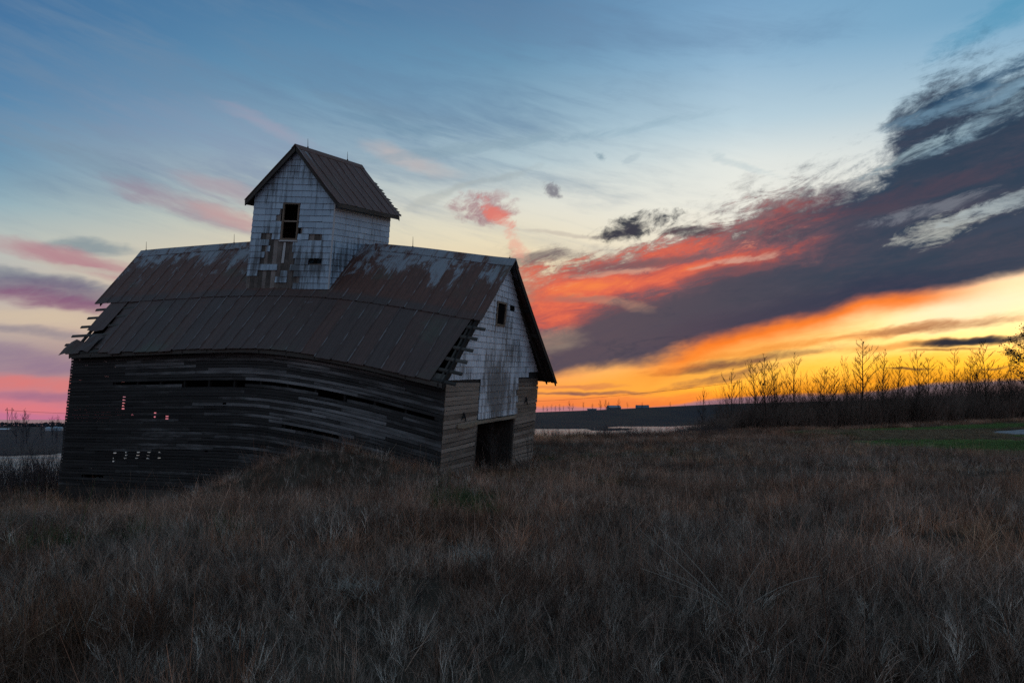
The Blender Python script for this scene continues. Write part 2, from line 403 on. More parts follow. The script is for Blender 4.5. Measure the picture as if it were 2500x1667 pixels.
# ------------------------------------------------------------------ materials
def mat(name):
    m = bpy.data.materials.new(name); m.use_nodes = True
    t = m.node_tree; b = t.nodes['Principled BSDF']
    return m, G(t), b
def simple(name, c, rough=.8, metal=0., spec=.3):
    m, q, b = mat(name)
    b.inputs['Base Color'].default_value = (*c, 1); b.inputs['Roughness'].default_value = rough
    b.inputs['Metallic'].default_value = metal; b.inputs['Specular IOR Level'].default_value = spec
    return m
def attr(q, name, kind='GEOMETRY'):
    n = q.t.nodes.new('ShaderNodeAttribute'); n.attribute_name = name; n.attribute_type = kind
    return n
def objrand(q):
    return q.t.nodes.new('ShaderNodeObjectInfo').outputs['Random']
def scalevec(q, vec, s):
    n = q.t.nodes.new('ShaderNodeVectorMath'); n.operation = 'MULTIPLY'
    q.put(n.inputs[0], vec); n.inputs[1].default_value = s
    return n.outputs[0]
def offsetvec(q, vec, val):
    n = q.t.nodes.new('ShaderNodeVectorMath'); n.operation = 'ADD'
    q.put(n.inputs[0], vec); q.put(n.inputs[1], q.comb(q.m('MULTIPLY', val, 37.), q.m('MULTIPLY', val, 91.), 0.0))
    return n.outputs[0]
def bump(q, b, h, dist=.01, strength=.6):
    n = q.t.nodes.new('ShaderNodeBump'); n.inputs['Distance'].default_value = dist; n.inputs['Strength'].default_value = strength
    q.put(n.inputs['Height'], h); q.t.links.new(n.outputs[0], b.inputs['Normal'])

def wood_mat(name, dark, mid, pale, grain=(1.2, 1.2, 40.), lo=.35, hi=.8, pr=.7, bare=None):
    """weathered board: tone varies from board to board and along the grain"""
    m, q, b = mat(name)
    st = attr(q, 'st').outputs['Vector']; r = objrand(q)
    n1 = q.noise(scalevec(q, offsetvec(q, st, r), grain), 1.0, 5., .65).outputs[0]
    n2 = q.noise(scalevec(q, offsetvec(q, st, r), (.8, .8, 3.)), 1.0, 4., .6).outputs[0]
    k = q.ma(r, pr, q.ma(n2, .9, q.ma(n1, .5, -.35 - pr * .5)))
    if bare is not None:                       # stretches of wall scoured paler by the weather; a negative one just darkens
        sp = q.t.nodes.new('ShaderNodeSeparateXYZ'); q.t.links.new(st, sp.inputs[0])
        for (s0, h0, ws, wh, amp) in bare:
            x = q.m('DIVIDE', q.m('SUBTRACT', sp.outputs[0], s0), ws); y = q.m('DIVIDE', q.m('SUBTRACT', sp.outputs[2], h0), wh)
            k = q.ma(q.m('EXPONENT', q.m('MULTIPLY', q.ma(x, x, q.m('MULTIPLY', y, y)), -1.0)), amp, k)
    c = q.ramp(k, [(0.0, (*dark, 1)), (lo, (*mid, 1)), (hi, (*pale, 1)), (1.0, (*pale, 1))])
    q.t.links.new(c, b.inputs['Base Color'])
    b.inputs['Roughness'].default_value = .75; b.inputs['Specular IOR Level'].default_value = .25
    bump(q, b, n1, .004, .7)
    return m

M = {}
M['slat'] = wood_mat('weathered_shaded_slat', (.012, .0115, .0115), (.036, .035, .0345), (.24, .24, .245), (1.0, 1.0, 46.), .50, .98, .52, [(9.0, 4.3, 5.5, .8, .28), (13.5, 3.2, 3.5, 1.4, .22), (1.0, 2.0, 2.5, 3.0, -.22)])  # weathered wood, its colour deepened by the shade of the side off the sunset
M['gable_slat'] = wood_mat('gable_slat_lit_wood', (.10, .075, .06), (.24, .19, .155), (.36, .29, .24), (1.0, 2.0, 46.), .4, .85)  # lighter, warmer copy of the slat wood, sunset light put into its colour
M['dark_wood'] = wood_mat('dark_old_wood', (.02, .018, .016), (.05, .043, .038), (.09, .08, .07))
M['shade_wood'] = simple('shaded_old_wood', (.016, .014, .013), .9)  # darkened past the other old wood so studs, lining and rake read as shaded
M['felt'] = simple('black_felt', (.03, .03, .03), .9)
M['bare_board'] = wood_mat('bare_sheathing', (.07, .06, .052), (.16, .135, .12), (.30, .27, .25), (24., 24., 1.6))
M['frame_wood'] = wood_mat('window_frame_wood', (.09, .065, .045), (.2, .15, .11), (.3, .24, .19))

def tile_mat(name, base, stain_mid=None):
    m, q, b = mat(name)
    st = attr(q, 'st').outputs['Vector']; r = objrand(q)
    sp = q.t.nodes.new('ShaderNodeSeparateXYZ'); q.t.links.new(st, sp.inputs[0])
    fine = q.noise(scalevec(q, st, (30., 30., 30.)), 1.0, 5., .7).outputs[0]
    strk = q.noise(scalevec(q, st, (5.5, 5.5, .55)), 1.0, 6., .7, .2).outputs[0]
    big = q.noise(scalevec(q, st, (.7, .7, .6)), 1.0, 3., .5).outputs[0]
    c = q.mix(q.ma(r, .7, q.ma(fine, .6, -.3)), (base[0] * .70, base[1] * .72, base[2] * .74, 1), (*base, 1))
    k = q.ma(strk, 1.0, q.ma(big, .75, -.27))
    if stain_mid is not None:
        (y0, z0, wy, wz, amp) = stain_mid
        dy = q.m('DIVIDE', q.m('SUBTRACT', sp.outputs[1], y0), wy); dz = q.m('DIVIDE', q.m('SUBTRACT', sp.outputs[2], z0), wz)
        ex = q.m('EXPONENT', q.m('MULTIPLY', q.ma(dy, dy, q.m('MULTIPLY', dz, dz)), -1.0))
        k = q.ma(ex, amp, k)
    c = q.mix(q.sm(k, .56, .84, 0., .82), c, (.06, .055, .052, 1))
    q.t.links.new(c, b.inputs['Base Color'])
    b.inputs['Roughness'].default_value = .7; b.inputs['Specular IOR Level'].default_value = .3
    bump(q, b, fine, .004, .5)
    return m
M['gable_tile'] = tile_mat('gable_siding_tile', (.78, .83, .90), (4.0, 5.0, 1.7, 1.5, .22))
M['cupola_tile'] = tile_mat('cupola_siding_tile', (.50, .63, .74), (2.0, .6, 3.0, 1.3, .12))  # white tiles: the blue of the dusk sky light is put into their colour

def roof_mat():
    m, q, b = mat('rusted_roof_sheet')
    st = attr(q, 'st').outputs['Vector']; r = objrand(q)
    sp = q.t.nodes.new('ShaderNodeSeparateXYZ'); q.t.links.new(st, sp.inputs[0])
    fine = q.noise(scalevec(q, st, (6., 6., 6.)), 1.0, 8., .7).outputs[0]
    blot = q.noise(scalevec(q, offsetvec(q, st, r), (1.1, .9, 0.)), 1.0, 6., .68, .6).outputs[0]
    run = q.noise(scalevec(q, offsetvec(q, st, r), (22., .6, 0.)), 1.0, 6., .7).outputs[0]
    rust = q.mix(fine, (.060, .030, .023, 1), (.185, .084, .062, 1))
    rust = q.mix(q.m('MULTIPLY', q.sm(sp.outputs[1], 2.0, 1.8), q.ma(r, .5, .35)), rust, (.072, .060, .058, 1))
    rust = q.mix(q.sm(run, .42, .66, 0., .6), rust, (.035, .022, .019, 1))
    # paint and zinc survive in patches on the upper sheets (st.y: way up the slope, 0..1)
    up = q.m('MULTIPLY', q.sm(sp.outputs[1], 1.9, 3.9), .25)
    zk = q.ma(blot, 1.0, q.ma(run, .40, up))
    zinc = q.mix(run, (.16, .18, .20, 1), (.36, .40, .45, 1))
    c = q.mix(q.sm(zk, .86, .97, 0., .85), rust, zinc)
    c = q.mix(q.m('MULTIPLY', q.sm(sp.outputs[2], .02, .034), q.sm(q.noise(scalevec(q, offsetvec(q, st, r), (1., 2.2, 1.)), 1.0, 3.).outputs[0], .46, .60, 0., .55)), c, (.24, .24, .25, 1))
    # green lichen low on the lee sheets
    gk = q.noise(scalevec(q, st, (.33, .6, 0.)), 1.0, 5., .6).outputs[0]
    c = q.mix(q.sm(gk, .54, .70, 0., .5), c, (.075, .095, .07, 1))
    q.t.links.new(c, b.inputs['Base Color'])
    b.inputs['Roughness'].default_value = .62
    b.inputs['Metallic'].default_value = .0
    b.inputs['Specular IOR Level'].default_value = .28
    bump(q, b, q.ma(fine, .6, run), .006, .5)
    return m
M['roof'] = roof_mat()
M['iron'] = simple('dark_iron', (.03, .03, .032), .6, .6)
M['lath'] = simple('pale_lath', (.5, .5, .5), .7)
M['track'] = wood_mat('door_track', (.16, .12, .09), (.33, .27, .2), (.55, .5, .45))
M['void'] = simple('painted_opening_dark', (.010, .010, .011), .95, 0., .0)  # near-black colour painting the darkness behind the loft window and vent

def ground_mat(name, c1, c2, c3, sc=.5):
    m, q, b = mat(name)
    n = q.t.nodes.new('ShaderNodeNewGeometry').outputs['Position']
    a = q.noise(n, sc, 8., .65).outputs[0]; f = q.noise(n, sc * 14, 6., .7).outputs[0]
    c = q.mix(q.sm(a, .38, .62), (*c1, 1), (*c2, 1)); c = q.mix(q.sm(f, .5, .75, 0., .6), c, (*c3, 1))
    q.t.links.new(c, b.inputs['Base Color']); b.inputs['Roughness'].default_value = .95; b.inputs['Specular IOR Level'].default_value = .05
    bump(q, b, f, .08, .8)
    return m
M['soil'] = ground_mat('thatch_soil', (.05, .036, .026), (.085, .062, .045), (.03, .022, .018))
M['farfield'] = ground_mat('far_field', (.04, .037, .042), (.062, .05, .046), (.03, .03, .034), .012)
M['gravel'] = ground_mat('gravel', (.26, .26, .275), (.33, .33, .345), (.16, .16, .165), 3.)

def water_mat():
    m, q, b = mat('lake_water')
    n = q.t.nodes.new('ShaderNodeNewGeometry').outputs['Position']
    w = q.noise(scalevec(q, n, (.35, .8, 1.)), 1., 5., .6).outputs[0]
    b.inputs['Base Color'].default_value = (.02, .03, .035, 1)
    b.inputs['Roughness'].default_value = .16; b.inputs['IOR'].default_value = 1.36
    b.inputs['Specular IOR Level'].default_value = .8
    bump(q, b, w, .3, .4)
    return m
M['water'] = water_mat()

def tint_mat(name, rough=.85, trans=.0):
    """plant matter whose tone comes with each instance"""
    m, q, b = mat(name)
    a = attr(q, 'tint', 'INSTANCER').outputs['Color']
    l = attr(q, 'st').outputs['Vector']
    sp = q.t.nodes.new('ShaderNodeSeparateXYZ'); q.t.links.new(l, sp.inputs[0])
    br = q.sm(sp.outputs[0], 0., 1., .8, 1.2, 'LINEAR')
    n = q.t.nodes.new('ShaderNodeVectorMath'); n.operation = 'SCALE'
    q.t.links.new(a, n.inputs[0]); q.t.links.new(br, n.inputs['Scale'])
    q.t.links.new(n.outputs[0], b.inputs['Base Color'])
    b.inputs['Roughness'].default_value = rough; b.inputs['Specular IOR Level'].default_value = .2
    return m
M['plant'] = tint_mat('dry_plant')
M['bark'] = ground_mat('bare_bark', (.030, .022, .018), (.05, .038, .031), (.02, .016, .014), 2.)
M['farbark'] = simple('far_bark', (.035, .035, .045), .9)
M['stalk'] = simple('pale_dry_stalk', (.30, .26, .215), .7)
M['darkstalk'] = simple('dark_dry_stalk', (.06, .045, .038), .8)
M['seed'] = simple('brown_seed_head', (.12, .075, .05), .9)
M['leaf'] = simple('dry_brown_leaf', (.10, .06, .03), .8)

# ------------------------------------------------------------------ terrain
LAKE = EYE - 12.0
def zg(x, y):
    x = np.asarray(x, float); y = np.asarray(y, float)
    z = -1.75 * sstep(-x, 1.5, 15) * sstep(y, 8, 27)
    z = z - .22 * sstep(y, 12, 26) * sstep(x, -12, 0) * (1 - sstep(x, 4, 16)) * (1 - sstep(y, 34, 52))
    z = z + .32 * sstep(y, 36, 52) * sstep(x, -4, 3) * (1 - sstep(x, 20, 34))
    z = z + 1.35 * sstep(x, 12, 50) * sstep(y, 24, 72)
    z = z + 1.1 * np.exp(-((x + 5.5) / 3.0) ** 2 - ((y - 22.0) / 2.0) ** 2)
    z = z + .16 * (fbm(x, y, .22, 3) - .5) + .10 * (fbm(x, y, .8, 5) - .5)
    yc = np.interp(x, [-80, -26, -14, -2, 4, 14, 28, 60, 120], [20, 35, 42, 47, 51, 60, 76, 112, 170])
    k = sstep(y - yc, 0, 60)
    return z * (1 - k) + (-13.5) * k

def grid_mesh(name, xs, ys, fz, m, label_kind='structure'):
    X, Y = np.meshgrid(xs, ys); Z = fz(X, Y)
    v = np.stack([X.ravel(), Y.ravel(), Z.ravel()], 1)
    nx = len(xs); fs = []
    for j in range(len(ys) - 1):
        for i in range(nx - 1):
            a = j * nx + i; fs.append((a, a + 1, a + nx + 1, a + nx))
    me = bpy.data.meshes.new(name); me.from_pydata(v.tolist(), [], fs); me.materials.append(m)
    me.polygons.foreach_set('use_smooth', [True] * len(me.polygons))
    o = bpy.data.objects.new(name, me); COL.objects.link(o); o['kind'] = label_kind
    return o
xs = np.concatenate([np.linspace(-160, -40, 40), np.linspace(-39.4, 70, 180), np.linspace(71, 240, 40)])
ys = np.concatenate([np.linspace(-40, 4, 20), np.linspace(4.3, 80, 200), np.linspace(81, 240, 50)])
ground = grid_mesh('ground', xs, ys, zg, M['soil'])

# the lake and the land beyond it
def plane(name, x0, x1, y0, y1, z, m, kind='structure'):
    mb = MB(); mb.add([(x0, y0, z), (x1, y0, z), (x1, y1, z), (x0, y1, z)], [(0, 1, 2, 3)])
    o = mb.build(name, m); o['kind'] = kind
    return o
UKEY = [-1500, -200, 0, 145, 700, 1308, 1450, 1760, 2700, 4500]
SHORE = [230, 240, 248, 252, 420, 729, 800, 1111, 1500, 1700]
def lake():
    ys = [20.0]; r = random.Random(8)
    while ys[-1] < 1700: ys.append(ys[-1] + max(1.0, ys[-1] * .0045) * r.uniform(.7, 1.3))
    ys.append(3000.0)
    vs, fs = [], []; xr = np.linspace(-1, 1, 29)
    for i, y in enumerate(ys):
        gap = ys[i] - ys[i - 1] if i else 0
        for k, a in enumerate(xr):
            x = a * (300 + y * 1.5)
            crest = gap * r.uniform(.05, .13) if i % 2 and y < 2000 else 0
            if y > np.interp(1250 + x / y * FPX, UKEY, SHORE) + 14: crest = -2.5
            vs.append((x, y + (0 if i in (0, len(ys) - 1) else gap * .25 * math.sin(k * 1.7 + i)), LAKE + crest))
    n = len(xr)
    for i in range(len(ys) - 1):
        for k in range(n - 1):
            a = i * n + k; fs.append((a, a + 1, a + n + 1, a + n))
    me = bpy.data.meshes.new('lake'); me.from_pydata(vs, [], fs); me.materials.append(M['water'])
    o = bpy.data.objects.new('lake', me); COL.objects.link(o); o['kind'] = 'structure'
lake()

CRESTV = [1042, 1041, 1041, 1041, 1032, 1006, 1001, 986, 962, 960]
CRESTD = [900, 900, 900, 900, 1150, 1400, 1400, 1450, 1700, 1900]
def far_land():
    us = np.linspace(-1500, 4500, 160); vs = []; fs = []
    fr = np.concatenate([[-.06, 0.0], np.linspace(.03, 1, 24), [1.12, 1.5, 3.0, 6.0]])
    for u in us:
        sx = (u - 1250) / FPX
        ds, vc, dc = (np.interp(u, UKEY, q) for q in (SHORE, CRESTV, CRESTD))
        zc = EYE + (1015 - vc) / FPX * dc
        for f in fr:
            D = ds + f * (dc - ds)
            jit = 8 * (vnoise(u, D, .02, 4) - .5) if f <= 0.03 else 0
            if f < 0: z = LAKE - 1.0
            elif f <= 1: z = LAKE + .3 + (zc - LAKE - .3) * (f * .35 + .65 * float(sstep(f, 0, 1)))
            else: z = zc - (f - 1) * 6
            D += jit * 3
            vs.append((sx * D, D, z))
    n = len(fr)
    for i in range(len(us) - 1):
        for j in range(n - 1):
            a = i * n + j; fs.append((a, a + n, a + n + 1, a + 1))
    me = bpy.data.meshes.new('shore'); me.from_pydata(vs, [], fs); me.materials.append(M['farfield'])
    me.polygons.foreach_set('use_smooth', [True] * len(me.polygons))
    o = bpy.data.objects.new('shore', me); COL.objects.link(o); o['kind'] = 'structure'
far_land()
def far_z(u, D):
    ds, vc, dc = (np.interp(u, UKEY, q) for q in (SHORE, CRESTV, CRESTD))
    zc = EYE + (1015 - vc) / FPX * dc; f = (D - ds) / (dc - ds)
    return LAKE + .3 + (zc - LAKE - .3) * (f * .35 + .65 * float(sstep(f, 0, 1))) if f <= 1 else zc - (f - 1) * 6
def far_pt(u, D):
    return ((u - 1250) / FPX * D, D, far_z(u, D))
# low spit of land in the right-hand water
def spit():
    mb = MB(); pts = []
    for k in range(26):
        t = 2 * math.pi * k / 26; r = 1 + .12 * math.sin(3 * t + 1) + .08 * math.sin(7 * t)
        pts.append((84 + 21 * r * math.cos(t) + 8 * math.sin(t), 690 + 62 * r * math.sin(t)))
    vs = [(x, y, LAKE - .3) for x, y in pts] + [(84 + (x - 84) * .8, 690 + (y - 690) * .8, LAKE + .8 + .3 * math.sin(x)) for x, y in pts]
    n = 26; fs = [(i, (i + 1) % n, n + (i + 1) % n, n + i) for i in range(n)] + [tuple(range(n, 2 * n))]
    mb.add(vs, fs); o = mb.build('spit', M['farfield']); o['kind'] = 'structure'
spit()

# ------------------------------------------------------------------ the barn
BA = math.radians(-23)
BD = np.array([math.cos(BA), math.sin(BA)]); BN = np.array([-math.sin(BA), math.cos(BA)])
BL, BW = 17.05, 8.0
P3 = np.array([-2.29, 25.0]) - BL * BD           # left front corner in plan
BZ = EYE - 2.77                                  # foot of the left end
HE, HR = 5.2, 10.0                               # eave and ridge, undamaged
RE, RG = 5.57, 1.1125                            # roof height over the wall line, rise per metre
ES = [-2, 0, 7, 9, 10.3, 12.2, 13.9, 15.4, 16.6, 17.4, 18.5]
EV = [0, 0, 0, .03, .12, .38, .69, 1.01, 1.28, 1.46, 1.70]
RS = [-2, 0, 3.2, 6, 11.3, 13.3, 15.4, 17, 18, 19]
RV = [0, 0, .07, .14, .68, 1.0, 1.4, 1.7, 1.83, 2.0]
_ss = np.linspace(-2, 19, 400)
_k = np.ones(29) / 29
_ev = np.convolve(np.pad(np.interp(_ss, ES, EV), 14, mode='edge'), _k, 'valid')
_rv = np.convolve(np.pad(np.interp(_ss, RS, RV), 14, mode='edge'), _k, 'valid')
def B(s, t, h):
    """barn coordinates (along, across, up) of the sound building -> where the sagging one is"""
    w = min(max((h - HE) / (HR - HE), 0), 1)
    drop = np.interp(s, _ss, _ev) * (1 - .35 * min(max(t, 0), 8) / 8) * (1 - w) + np.interp(s, _ss, _rv) * w
    l0 = np.interp(h, [0, 2.4, 5.2, 10], [0, .37, .8, .8]); l1 = np.interp(h, [0, 2.4, 5.2, 10], [-.2, 0, .23, .65])
    q = min(max(s / BL, 0), 1)
    xy = P3 + (s + l0 * (1 - q) + l1 * q) * BD + t * BN
    return (xy[0], xy[1], BZ + h - drop)
BO = (float(P3[0] + 8.5 * BD[0] + 4 * BN[0]), float(P3[1] + 8.5 * BD[1] + 4 * BN[1]), -1.3)
barn = empty('barn', BO)
tag(barn, 'derelict leaning slatted corn barn with a rusty sheet roof and white cupola, in dry grass', 'barn')

def bbox(mb, s0, s1, t0, t1, h0, h1, n=1, f=B, axis=0):
    """box in mapped coordinates, cut n times along one axis"""
    lo, hi = [s0, t0, h0], [s1, t1, h1]; o = [a for a in (0, 1, 2) if a != axis]
    vs, st = [], []
    for i in range(n + 1):
        c = lo[axis] + (hi[axis] - lo[axis]) * i / n
        for a, b in ((0, 0), (1, 0), (1, 1), (0, 1)):
            p = [0, 0, 0]; p[axis] = c; p[o[0]] = (lo, hi)[a][o[0]]; p[o[1]] = (lo, hi)[b][o[1]]
            vs.append(f(*p)); st.append(tuple(p))
    fs = []
    for i in range(n):
        for k in range(4):
            fs.append((i * 4 + k, i * 4 + (k + 1) % 4, i * 4 + 4 + (k + 1) % 4, i * 4 + 4 + k))
    fs.append((3, 2, 1, 0)); fs.append(tuple(n * 4 + k for k in range(4)))
    if axis == 1: fs = [q[::-1] for q in fs]
    mb.add(vs, fs, st)

def bp(name, m, parent=None, **kw):
    return kw.pop('mb').build(name, m, parent or barn, BO if (parent is None or parent is barn) else BO)

def clip(poly, a, b, c):
    """keep the part of poly with a*x+b*y<=c"""
    outp = []
    for i in range(len(poly)):
        p, q_ = poly[i], poly[(i + 1) % len(poly)]
        dp, dq = a * p[0] + b * p[1] - c, a * q_[0] + b * q_[1] - c
        if dp <= 0: outp.append(p)
        if dp * dq < 0:
            t = dp / (dp - dq); outp.append((p[0] + (q_[0] - p[0]) * t, p[1] + (q_[1] - p[1]) * t))
    return outp

def prism(mb, poly, f0, f1, stf):
    """flat piece: polygon in wall coordinates with a back and a front face"""
    n = len(poly)
    vs = [f0(*p) for p in poly] + [f1(*p) for p in poly]
    st = [stf(*p) for p in poly] * 2
    mb.add(vs, [tuple(range(n))[::-1], tuple(range(n, 2 * n))] + [(i, (i + 1) % n, n + (i + 1) % n, n + i) for i in range(n)], st)

# where daylight shows through the wall (direction of each chink from the road)
LEAKS = [(302.7, 969), (302, 976), (301.3, 983.5), (300.6, 990), (300, 997), (323.6, 1011), (379, 1008), (378.5, 1017), (407.5, 1016), (407, 1022),
         (281, 1105), (308, 1104), (337, 1104), (363, 1104), (389, 1103.5), (307.5, 1111), (336, 1111), (361, 1111), (277, 1118.5), (305, 1118.5), (333, 1118), (360, 1118), (388, 1117.5), (277, 1126), (549, 986), (548, 992), (504, 1102)]
def leak_hits():
    """where the lines of sight of those chinks cross the front, the crib wall and the far end"""
    fr, inn, end = [], [], []
    for u, v in LEAKS:
        r = np.array([(u - 1250) / FPX, 1.0]); dz = (1015 - v) / FPX
        def at(tt):
            k, s = np.linalg.solve(np.array([[r[0], -BD[0]], [r[1], -BD[1]]]), P3 + tt * BN)
            return s, EYE + k * dz
        def inv(s, t, z):
            for _ in range(6):
                pass
            h = z - BZ
            s2 = s
            for _ in range(8):
                x, y, zz = B(s2, t, h); h += z - zz
                cur = (np.array([x, y]) - P3) @ BD; s2 += s - cur
            return s2, h
        s, z = at(0.0); fr.append(inv(s, 0, z))
        s, z = at(2.5); inn.append(inv(s, 2.5, z) if s > -.5 else None)
        le = .3
        for _ in range(5):
            k, t = np.linalg.solve(np.array([[r[0], -BN[0]], [r[1], -BN[1]]]), P3 + le * BD); le = float(np.interp(EYE + k * dz - BZ, [0, 2.4, 5.2, 10], [0, .37, .8, .8]))
        end.append((t, EYE + k * dz - BZ))
    return fr, inn, end
LF, LI, LE = leak_hits()

# front slats, board by board
PITCH = .115
def cut(iv, a, b):
    r = []
    for x0, x1 in iv:
        if b <= x0 or a >= x1: r.append((x0, x1)); continue
        if a > x0: r.append((x0, a))
        if b < x1: r.append((b, x1))
    return r
rr = random.Random(5)
slat_boards = []
nrow = int((HE - .06) / PITCH)
for k in range(nrow):
    h0 = .04 + k * PITCH
    iv = [(-.06 - rr.random() * .03, BL + .02)]
    if 3.86 < h0 < 4.06: iv = cut(iv, 2.4 + rr.random(), 16.4 + rr.random() * .4)
    if abs(h0 - 3.82) < .06: iv = cut(iv, 6.0, 9.0); iv = cut(iv, 12.2, 13.4)
    if rr.random() < .012:
        a = rr.randint(1, 12) * 1.2; iv = cut(iv, a, a + 1.2 * rr.randint(1, 2))
    for (a, b) in iv:
        s = a
        while s < b - .02:
            e = (math.floor(s / 1.2 + .01) + rr.choice([2, 3, 3, 4])) * 1.2 + .6 * (k % 2)
            if e > b - .6: e = b
            slat_boards.append((s, e, h0)); s = e
leak_rows = {}
slat_n = 0
for (s, e, h0) in slat_boards:
    gx, gy, gz = B((s + e) / 2, 0, h0)
    x2, y2, z2 = B(e, 0, h0 + .1); x1, y1, z1 = B(s, 0, h0 + .1)
    if z1 < zg(x1, y1) - .05 and z2 < zg(x2, y2) - .05: continue
    dt = rr.uniform(-.004, .006); dh = rr.uniform(-.005, .005); hh = .102 + rr.uniform(-.007, .005)
    mb = MB(); a = s + .003
    notches = sorted(x for x in LF if s < x[0] < e and h0 - .01 <= x[1] < h0 + PITCH - .01)
    for (ls, lh) in notches:
        nw = rr.uniform(.03, .11)
        if ls - nw > a: bbox(mb, a, ls - nw, -.022 + dt, .0 + dt, h0 + dh, h0 + dh + hh, max(1, int((ls - a) / .6)))
        if lh > h0 + .06: bbox(mb, ls - nw, ls + nw, -.022 + dt, 0 + dt, h0 + dh, max(h0 + dh + .02, lh - .017), 1)
        else: bbox(mb, ls - nw, ls + nw, -.022 + dt, 0 + dt, min(lh + .017, h0 + dh + hh - .015), h0 + dh + hh, 1)
        a = ls + nw
    if e - .003 > a: bbox(mb, a, e - .003, -.022 + dt, dt, h0 + dh, h0 + dh + hh, max(1, int((e - a) / .55)))
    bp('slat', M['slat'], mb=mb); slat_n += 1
for i in range(9):
    mb = MB(); bbox(mb, i * 1.92 - .02, i * 1.92 + 1.90, -.01, .10, -.95, .03, 3); bp('sill_plank', M['dark_wood'], mb=mb)
mb = MB(); bbox(mb, .0, .10, .11, BW, -.95, .03, 3, axis=1); bp('sill_plank', M['dark_wood'], mb=mb)
# studs, inner crib wall, end wall and far wall behind them
for i in range(15):
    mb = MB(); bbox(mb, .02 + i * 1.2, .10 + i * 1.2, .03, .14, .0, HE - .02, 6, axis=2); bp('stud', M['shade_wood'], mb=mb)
def plank_wall(name, m, rows, s0, s1, holes, fbox):
    mb = MB()
    for k in range(rows):
        h0 = .0 + k * .2; iv = [(s0, s1)]
        rows_h = [x for x in holes if x is not None and h0 - .05 < x[1] < h0 + .25]
        if not rows_h:
            fbox(mb, s0, s1, h0, h0 + .197); continue
        lo = min(x[1] for x in rows_h)
        for q_ in range(8):                                  # thin strips so a chink stays small
            a0 = h0 + q_ * .025; iv = [(s0, s1)]
            for x in rows_h:
                if abs(x[1] - a0 - .0125) < .032: iv = cut(iv, x[0] - .10, x[0] + .10)
            for (a, b) in iv: fbox(mb, a, b, a0, a0 + .0246)
    o = bp(name, m, mb=mb); o['kind'] = 'stuff'
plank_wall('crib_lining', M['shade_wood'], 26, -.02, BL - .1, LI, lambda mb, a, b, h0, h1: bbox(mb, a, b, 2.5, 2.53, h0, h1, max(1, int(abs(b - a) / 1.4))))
plank_wall('end_wall_boards', M['dark_wood'], 26, .012, BW - .02, LE, lambda mb, a, b, h0, h1: bbox(mb, -.005, .018, a, b, h0, h1, 1, axis=1))
plank_wall('wall_boards', M['dark_wood'], 26, 0, BL - .02, [], lambda mb, a, b, h0, h1: bbox(mb, a, b, BW - .03, BW, h0, h1, 10))
plank_wall('aisle_wall_boards', M['dark_wood'], 26, 0, BL - .1, [], lambda mb, a, b, h0, h1: bbox(mb, a, b, 5.75, 5.78, h0, h1, 10))
# left gable, boarded
mb = MB()
poly = [(0, HE - .02), (BW, HE - .02), (BW, RE - .3), (BW / 2, RE + RG * 4 - .35), (0, RE - .3)]
prism(mb, poly, lambda t, h: B(.15, t, h), lambda t, h: B(.12, t, h), lambda t, h: (0, t, h)); bp('gable_boards', M['dark_wood'], mb=mb)

# ---- right gable: slatted cribs either side of the drive door, white tiles above
GP = .148
def gable_slats(t0, t1, htop, seed):
    r = random.Random(seed); k = 0
    h = htop
    while h > .9:
        h0 = h - GP + .012; dt = r.uniform(-.02, .02)
        x, y, z = B(BL, (t0 + t1) / 2, h)
        if z < zg(x, y) - .1: break
        mb = MB(); o = r.uniform(-.006, .008); tl = r.uniform(-.012, .012)
        e1 = t1 + (r.uniform(-.05, .05) if t1 > 7 else r.uniform(-.02, .02)); e0 = t0 + (r.uniform(-.02, .02) if t0 > 1 else 0)
        def f(s, t, hh): return B(s, t, hh + tl * (t - t0) / (t1 - t0) + .045 * math.sin((h - 2.5) * 1.5) * ((t - t0) / (t1 - t0)) ** 2)
        bbox(mb, BL + o, BL + .022 + o, e0, e1, h0, h - r.uniform(0, .012), 3, f, axis=1)
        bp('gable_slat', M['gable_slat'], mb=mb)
        h -= GP
gable_slats(0.02, 2.46, HE - .02, 3)
gable_slats(5.86, 8.02, HE + .02, 4)
for t in (.06, 2.40, 5.88, 7.9):
    mb = MB(); bbox(mb, BL - .14, BL - .014, t - .05, t + .05, .5, HE - .02, 4, axis=2); bp('corner_post', M['dark_wood'], mb=mb)
mb = MB(); bbox(mb, BL - .16, BL - .015, .1, 7.9, HE - .28, HE - .06, 3, axis=1); bp('gable_beam', M['dark_wood'], mb=mb)
